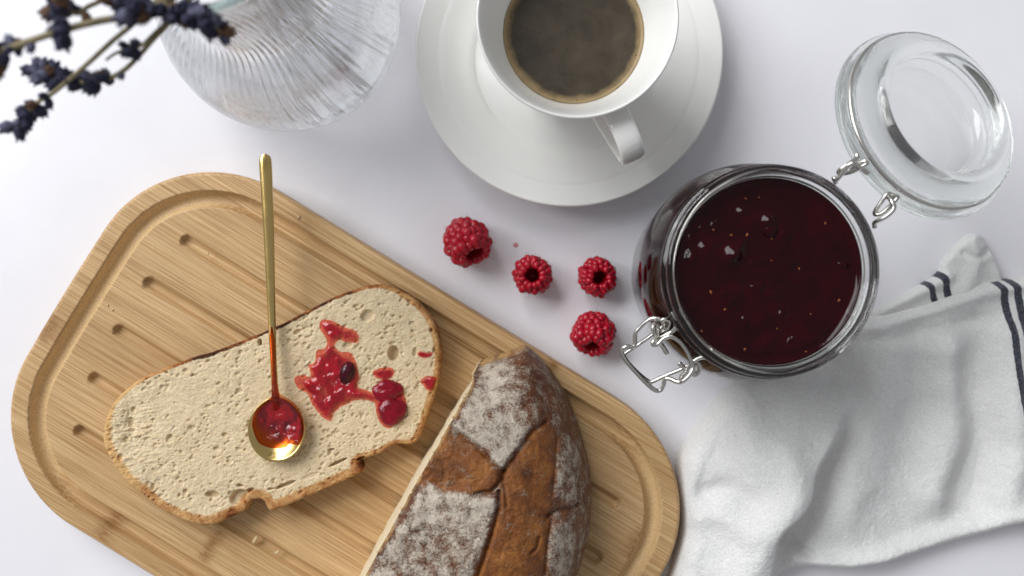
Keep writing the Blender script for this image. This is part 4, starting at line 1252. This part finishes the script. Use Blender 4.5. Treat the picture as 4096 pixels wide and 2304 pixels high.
# ------------------------------------------------------------------ dish towel
def make_towel():
    z0 = 1.2
    main = [(2965, 1530), (2882, 1592), (2805, 1690), (2742, 1790), (2716, 1850), (2710, 1960), (2724, 2060), (2722, 2130), (2704, 2210), (2680, 2304), (2650, 2450), (3060, 2470), (3085, 2380), (3150, 2310), (3250, 2285), (3420, 2288), (3560, 2263), (3700, 2225), (3900, 2170),
            (4096, 2112), (4400, 2040), (4400, 1080), (4200, 1095), (4096, 1108), (3960, 1130), (3850, 1170), (3700, 1222), (3530, 1258), (3400, 1290), (3300, 1320), (3200, 1400), (3080, 1480)]
    o = catmull_closed(P2(main, z0), 7)
    def pl(pts, z=1.6): return np.array(P2(pts, z))
    K = catmull(pl([(3420, 1560), (3385, 1690), (3320, 1790), (3262, 1890), (3245, 1980), (3200, 2050), (3115, 2118), (3098, 2200), (3086, 2304), (3070, 2480)], 2.0), 60)
    Apoly = catmull_closed(pl([(3420, 1560), (3385, 1690), (3320, 1790), (3262, 1890), (3245, 1980), (3200, 2050), (3115, 2118), (3098, 2200), (3086, 2304), (3060, 2480), (2500, 2600), (2500, 1500), (3000, 1300), (3300, 1350)], 2.0), 4)
    def gauss(X, Y, pts, w, z=1.6):
        d, _, _ = seg_dist(X, Y, catmull(pl(pts, z), 24), closed=False)
        return np.exp(-(d / w) ** 2)
    def h(X, Y, D):
        s = sdf(X, Y, Apoly)
        ty = P(0, 1500, 1.6)[1]
        fade = sstep(P(0, 1480, 1.6)[1], P(0, 1840, 1.6)[1], Y)
        A = sstep(-1.0, 0.42, s) ** 1.7 * fade
        dome = np.exp(-(np.maximum(s - 0.5, 0) / 3.6) ** 2)
        Z = 0.85 + 0.25 * fbm(X * .22, Y * .22, 71, 2)
        Z += A * (0.95 + 1.0 * dome)
        Z += 0.75 * gauss(X, Y, [(2930, 1640), (2960, 1850), (3060, 2000)], 1.6) * sstep(-.2, .6, s)
        Z += 0.50 * gauss(X, Y, [(3120, 1800), (3150, 1960), (3030, 2120), (2960, 2300)], 0.9) * A
        Z -= 0.38 * gauss(X, Y, [(2820, 1960), (2900, 1940), (2990, 1990)], 0.55) * A
        Z += 0.22 * gauss(X, Y, [(2740, 2080), (2850, 2050), (2960, 2110)], 0.5) * A
        # soft folds of the flat panel
        Z += 0.75 * gauss(X, Y, [(3560, 1400), (3500, 1700), (3380, 2050)], 1.5)
        Z -= 0.45 * gauss(X, Y, [(3390, 1700), (3330, 1880), (3260, 2060), (3180, 2180)], .75) * (1 - A)
        Z += 0.85 * gauss(X, Y, [(3800, 1420), (3830, 1650), (3760, 1980)], 1.1)
        Z -= 0.65 * gauss(X, Y, [(3900, 1500), (3960, 1750), (3900, 1980)], 1.0)
        Z += 0.65 * gauss(X, Y, [(4060, 1350), (4090, 1750), (4060, 2000)], 1.0)
        Z += 0.55 * gauss(X, Y, [(3200, 2235), (3420, 2262), (3700, 2190), (4096, 2075), (4300, 2020)], .5)
        Z -= 0.55 * gauss(X, Y, [(3115, 2130), (3180, 2190), (3260, 2235)], .28) * (1 - A * .8)
        Z += 0.30 * gauss(X, Y, [(3400, 1330), (3600, 1290), (3850, 1210), (4000, 1165), (4200, 1130)], .35)
        Z -= 0.22 * gauss(X, Y, [(3500, 1370), (3700, 1340), (3950, 1270)], .40)
        Z += 0.20 * fbm(X * .5, Y * .5, 72, 2) + 0.05 * fbm(X * 1.4 + Y * .6, Y * 1.0, 75, 2) + 0.018 * fbm(X * 3.2, Y * 3.2, 74, 3) + 0.022 * fbm(X * 9, Y * 9, 73, 2)
        r = 0.55 + 0.35 * A
        e = np.clip(D / r, 0, 1)
        return 0.22 + (np.maximum(Z, .3) - 0.22) * np.sqrt(1 - (1 - e) ** 2) 
    V, F, D, side = patch(o, 0.06, h, [(0.02, 0.12), (0.12, 0.01)])
    def stripe(V, lines, z):
        m = np.zeros(len(V))
        for pts, w in lines:
            d, _, _ = seg_dist(V[:, 0], V[:, 1], catmull(np.array(P2(pts, z)), 30), closed=False)
            m = np.maximum(m, 1 - sstep(w * .75, w * 1.25, d))
        return m
    k = (HC - 1.3) / FPX
    st = stripe(V, [([(3996, 1085), (4006, 1123), (4034, 1202), (4051, 1319), (4069, 1437), (4092, 1584), (4120, 1750), (4150, 1900), (4170, 2140)], 15 * k),
                    ([(4045, 1080), (4057, 1117), (4087, 1190), (4104, 1300), (4124, 1440), (4150, 1600), (4180, 1800), (4220, 2140)], 16 * k)], 1.3)
    c = P(3300, 1900, 0)
    t = thing('dish_towel', 'crumpled white cotton dish towel with navy stripes, beside the jar and the board', 'dish towel', (c[0], c[1], 0))
    org = (c[0], c[1], 0)
    build('towel_cloth', V, F, M['cloth'], t, org, attrs={'stripe': st})
    # corner flap showing from beneath the upper edge
    fl = [(3480, 1262), (3517, 1228), (3600, 1185), (3693, 1135), (3758, 1092), (3776, 1050), (3822, 991), (3872, 942), (3905, 932), (3938, 945), (3962, 985), (3985, 1025), (4010, 1085), (4018, 1140), (3960, 1180), (3850, 1220), (3700, 1270), (3540, 1300)]
    of = catmull_closed(P2(fl, .5), 6)
    def hf(X, Y, D):
        e = np.clip(D / .3, 0, 1)
        Z = 0.55 + 0.28 * gauss(X, Y, [(3890, 950), (3900, 1060), (3860, 1160)], .45, .6) + 0.30 * gauss(X, Y, [(3540, 1235), (3700, 1160), (3790, 1110)], .35, .6) - 0.16 * gauss(X, Y, [(3860, 1010), (3900, 1030), (3950, 1010)], .18, .6)
        Z += 0.05 * fbm(X * 2, Y * 2, 81, 3) + 0.015 * fbm(X * 9, Y * 9, 83, 2)
        return 0.1 + (Z - .1) * np.sqrt(1 - (1 - e) ** 2)
    V, F, D, side = patch(of, 0.06, hf, [(0.02, 0.01)])
    st = stripe(V, [([(3700, 1120), (3722, 1160), (3745, 1215)], 13 * k), ([(3752, 1085), (3778, 1130), (3796, 1195)], 15 * k)], .6)
    o2 = build('corner_flap', V, F, M['cloth'], t, org, attrs={'stripe': st}); o2['label'] = 'folded under corner with two short stripes'
    # a lower layer showing between the board and the front fold
    lo = [(2730, 2120), (2700, 2165), (2655, 2240), (2615, 2310), (2560, 2420), (2760, 2440), (2800, 2250)]
    ol = catmull_closed(P2(lo, .4), 6)
    V, F, D, side = patch(ol, 0.08, lambda X, Y, D: 0.08 + (.42 + .1 * fbm(X, Y, 91, 3)) * np.sqrt(1 - (1 - np.clip(D / .4, 0, 1)) ** 2), [(0.02, 0.01)])
    build('under_layer', V, F, M['cloth'], t, org, attrs={'stripe': np.zeros(len(V))})
make_towel()

# ------------------------------------------------------------------ vase, water, lavender
vc = P(1118, 36, 4.2)
def make_vase():
    vx, vy = vc[0], vc[1]
    outer = [(0, .25), (2.6, .2), (3.2, 0), (3.7, .1), (4.4, .6), (5.1, 1.7), (5.48, 3.1), (5.5, 4.4), (5.2, 5.8), (4.55, 7.0), (3.8, 7.8), (3.42, 8.4), (3.25, 9.2), (3.2, 10.5), (3.28, 12.0), (3.45, 13.5), (3.72, 15.0), (4.0, 16.1), (4.07, 16.35), (4.0, 16.5), (3.88, 16.4)]
    inner = [(3.70, 15.6), (3.45, 14.6), (3.2, 13.2), (3.05, 12.0), (2.97, 10.5), (3.02, 9.2), (3.2, 8.5), (3.6, 7.95), (4.3, 7.1), (4.95, 5.8), (5.24, 4.4), (5.22, 3.1), (4.85, 1.8), (4.2, .95), (3.4, .65), (0, .6)]
    no = len(outer)
    full = outer + inner
    pr = catmull(np.array(full), 6 * (len(full) - 1))
    N = 78
    split = 6 * (no - 1)
    def rib(r, z, th, k):
        if k < split and r > 1.5:
            a = (0.008 + 0.022 * math.exp(-((z - 8.2) / 1.4) ** 2)) * min(1, z / 1.2) * (1 if z < 15.5 else max(0, (16.3 - z) / .8))
            return r + a * np.cos(N * (th + 0.02 * z)) + .01 * np.sin(7 * th + z)
        return np.full(len(th), r)
    V, F = lathe(pr, 78 * 6, 0, rib)
    V, F = orient(V, F)
    o = build('glass_vase', V, F, M['vaseglass'], None, loc=(vx, vy, 0))
    setprops(o, 'clear ribbed glass vase with round belly holding dried lavender', 'vase')
    rimp = [(vx + 3.98 * math.cos(a), vy + 3.98 * math.sin(a), 16.42) for a in np.linspace(0, 2 * np.pi, 96, endpoint=False)]
    V, F = tube(rimp, .17, 12, closed=True)
    build('rim', V, F, M['rimglass'], o, (vx, vy, 0))
    zw = 7.4
    wp = [(0, .58), (3.42, .63), (4.23, .93), (4.88, 1.8), (5.25, 3.1), (5.27, 4.4), (4.98, 5.8), (4.35, 7.08), (4.17, zw - .02), (4.05, zw), (3.0, zw), (0, zw)]
    V, F = lathe(wp, 120)
    V, F = orient(V, F)
    o = build('vase_water', V, F, M['water'], None, loc=(vx, vy, 0))
    setprops(o, 'clear water standing in the belly of the glass vase', 'water')
make_vase()

# one calyx mesh in three colours, shared by all
def calyx(mat, seed):
    r = np.random.default_rng(seed)
    pr = [(0, 0), (.13, .03), (.21, .14), (.25, .28), (.23, .40), (.17, .48), (.20, .55), (.11, .51), (0, .42)]
    V, F = lathe(pr, 10, 2)
    ang = np.arctan2(V[:, 1], V[:, 0])
    f = 1 + .16 * np.cos(5 * ang) * sstep(.2, .55, V[:, 2]) + .08 * r.normal(size=len(V)).clip(-1, 1)
    V = V * np.column_stack([f, f, np.ones(len(V))])
    V[:, 2] += .07 * np.cos(5 * ang) * sstep(.46, .56, V[:, 2])
    me = bpy.data.meshes.new('calyx'); V2, F2 = orient(V, F)
    me.from_pydata([tuple(np.array(v) * S) for v in V2], [], F2); me.materials.append(M[mat])
    me.polygons.foreach_set('use_smooth', [True] * len(me.polygons))
    return me
cal = [calyx('bud', 1), calyx('bud', 2), calyx('budlight', 3), calyx('petal', 4)]
def sprig(label, pts, heads, seed, rstem=.09):
    """pts = [(px, py, z)] from the flower tip back to the vase; heads = fractions along the stem where whorls sit, with size"""
    r = np.random.default_rng(seed)
    vis = [P(*a) for a in pts]
    neck = np.array([vc[0] + r.uniform(-1.6, .4), vc[1] + r.uniform(-.6, 1.6), 12.5])
    foot = np.array([vc[0] + r.uniform(-1, 2.8), vc[1] + r.uniform(-2.8, 1.0), 1.0])
    allp = vis + [neck, foot]
    q = catmull(np.array(allp), 16 * (len(allp) - 1))
    base = allp[-1]
    t = thing('lavender_sprig', label, 'lavender', base, group='dried lavender in the vase')
    rr = np.interp(np.arange(len(q)), [0, len(q) - 1], [rstem * .75, rstem])
    V, F = tube(q, rr, 7)
    build('stem', V, F, M['stem'], t, base)
    nv = 16 * (len(vis) - 1)
    for f, size, count in heads:
        k = int(np.clip(f * nv, 0, len(q) - 2))
        p = q[k]; tg = Vector(q[k] - q[k + 1]).normalized()
        a0 = r.uniform(0, 6)
        for j in range(max(2, int(count * .85))):
            a = a0 + 2 * math.pi * j / count + r.normal(0, .3)
            side = Quaternion(tg, a) @ tg.orthogonal().normalized()
            d = (side * r.uniform(.7, 1.2) + tg * r.uniform(.4, 1.1)).normalized()
            o = bpy.data.objects.new('calyx', cal[[0, 1, 2, 3, 0, 1, 0, 2][r.integers(8)]]); C.objects.link(o)
            o.parent = t
            pos = p + np.array(d) * .05 + np.array(tg) * r.uniform(-.12, .12)
            o.location = [(pos[i] - base[i]) * S for i in range(3)]
            o.rotation_euler = (Quaternion(d, r.uniform(0, 6)) @ Vector((0, 0, 1)).rotation_difference(d)).to_euler()
            s = size * .49 * r.uniform(.75, 1.25)
            o.scale = (s, s, s * r.uniform(.9, 1.3))
sprig('lavender sprig with the lowest drooping tip, left of the vase', [(72, 498, 16.2), (98, 465, 16.3), (150, 410, 16.4), (215, 370, 16.6), (300, 300, 17), (372, 236, 17.2), (455, 160, 17.4), (560, 70, 17.3), (720, -110, 16.8)],
      [(0.01, 1.5, 3), (.06, 1.3, 3), (.12, 1.4, 5), (.18, 1.4, 6), (.235, 1.3, 5), (.34, 1.0, 3)], 11)
sprig('lavender sprig with a thick dark head pointing left below the longest stem', [(150, 278, 16.0), (200, 300, 16.2), (270, 325, 16.4), (350, 330, 16.6), (420, 320, 16.7), (490, 285, 16.9), (545, 235, 17), (610, 160, 17.2), (690, 70, 17.2), (800, -100, 16.8)],
      [(.02, 1.6, 4), (.08, 1.6, 6), (.15, 1.5, 6), (.22, 1.5, 7), (.29, 1.4, 7), (.36, 1.4, 7), (.42, 1.3, 6), (.48, 1.2, 5), (.56, 1.0, 3)], 12)
sprig('longest lavender sprig reaching the left edge of the picture', [(-60, 250, 18.6), (10, 205, 18.7), (110, 168, 18.8), (210, 135, 18.8), (300, 108, 18.6), (400, 84, 18.4), (500, 66, 18.1), (640, 20, 17.6), (800, -120, 16.8)],
      [(.02, 1.6, 6), (.08, 1.7, 7), (.14, 1.5, 7), (.20, 1.3, 5), (.27, 1.0, 3), (.455, 1.7, 6)], 13, .13)
sprig('lavender sprig with a single dark bud high above the longest stem', [(215, 22, 18.4), (265, 35, 18.3), (310, 55, 18.2), (350, 28, 18.1), (400, 5, 17.8), (480, -40, 17.2), (640, -160, 16.8)],
      [(.03, 1.5, 3), (.15, 1.7, 6), (.28, 1.6, 5), (.42, 1.0, 3)], 14)
sprig('lavender head lying over the left side of the vase rim', [(455, -10, 18.0), (510, 20, 18.2), (560, 38, 18.2), (610, 30, 18.0), (680, -20, 17.6), (760, -120, 16.9)],
      [(.05, 1.5, 6), (.16, 1.6, 7), (.27, 1.6, 7), (.38, 1.6, 7), (.5, 1.5, 7), (.6, 1.3, 6)], 15)
sprig('lavender head hanging over the front of the vase neck', [(890, 130, 17.6), (850, 95, 17.8), (800, 70, 17.9), (740, 55, 18.0), (690, 50, 18), (660, 20, 17.8), (700, -60, 17.2), (800, -160, 16.8)],
      [(.01, 1.3, 4), (.1, 1.1, 3), (.2, 1.4, 5), (.3, 1.6, 7), (.4, 1.6, 8), (.48, 1.6, 7), (.57, 1.5, 7), (.68, 1.3, 5)], 16)
sprig('thin lavender sprig ending in a small bud between the two lowest stems', [(425, 240, 17), (460, 215, 17.1), (510, 195, 17.2), (560, 185, 17.3), (620, 130, 17.4), (690, 60, 17.3), (820, -110, 16.8)],
      [(.36, 1.2, 4), (.46, 1.2, 5)], 17, .06)

for i, (hx, hy) in enumerate([(600, -420), (760, -520), (900, -480), (850, -700), (1010, -420)]):
    sprig('dried lavender stem standing in the vase, its head above the picture', [(hx, hy, 20.5), (hx + 20, hy + 20, 19.5), ((hx + 700) / 2, (hy - 330) / 2, 17.6)], [(.05, 1.5, 5), (.3, 1.5, 5)], 40 + i, .10)
for o in list(C.objects):
    if 'org' in o.keys(): del o['org']
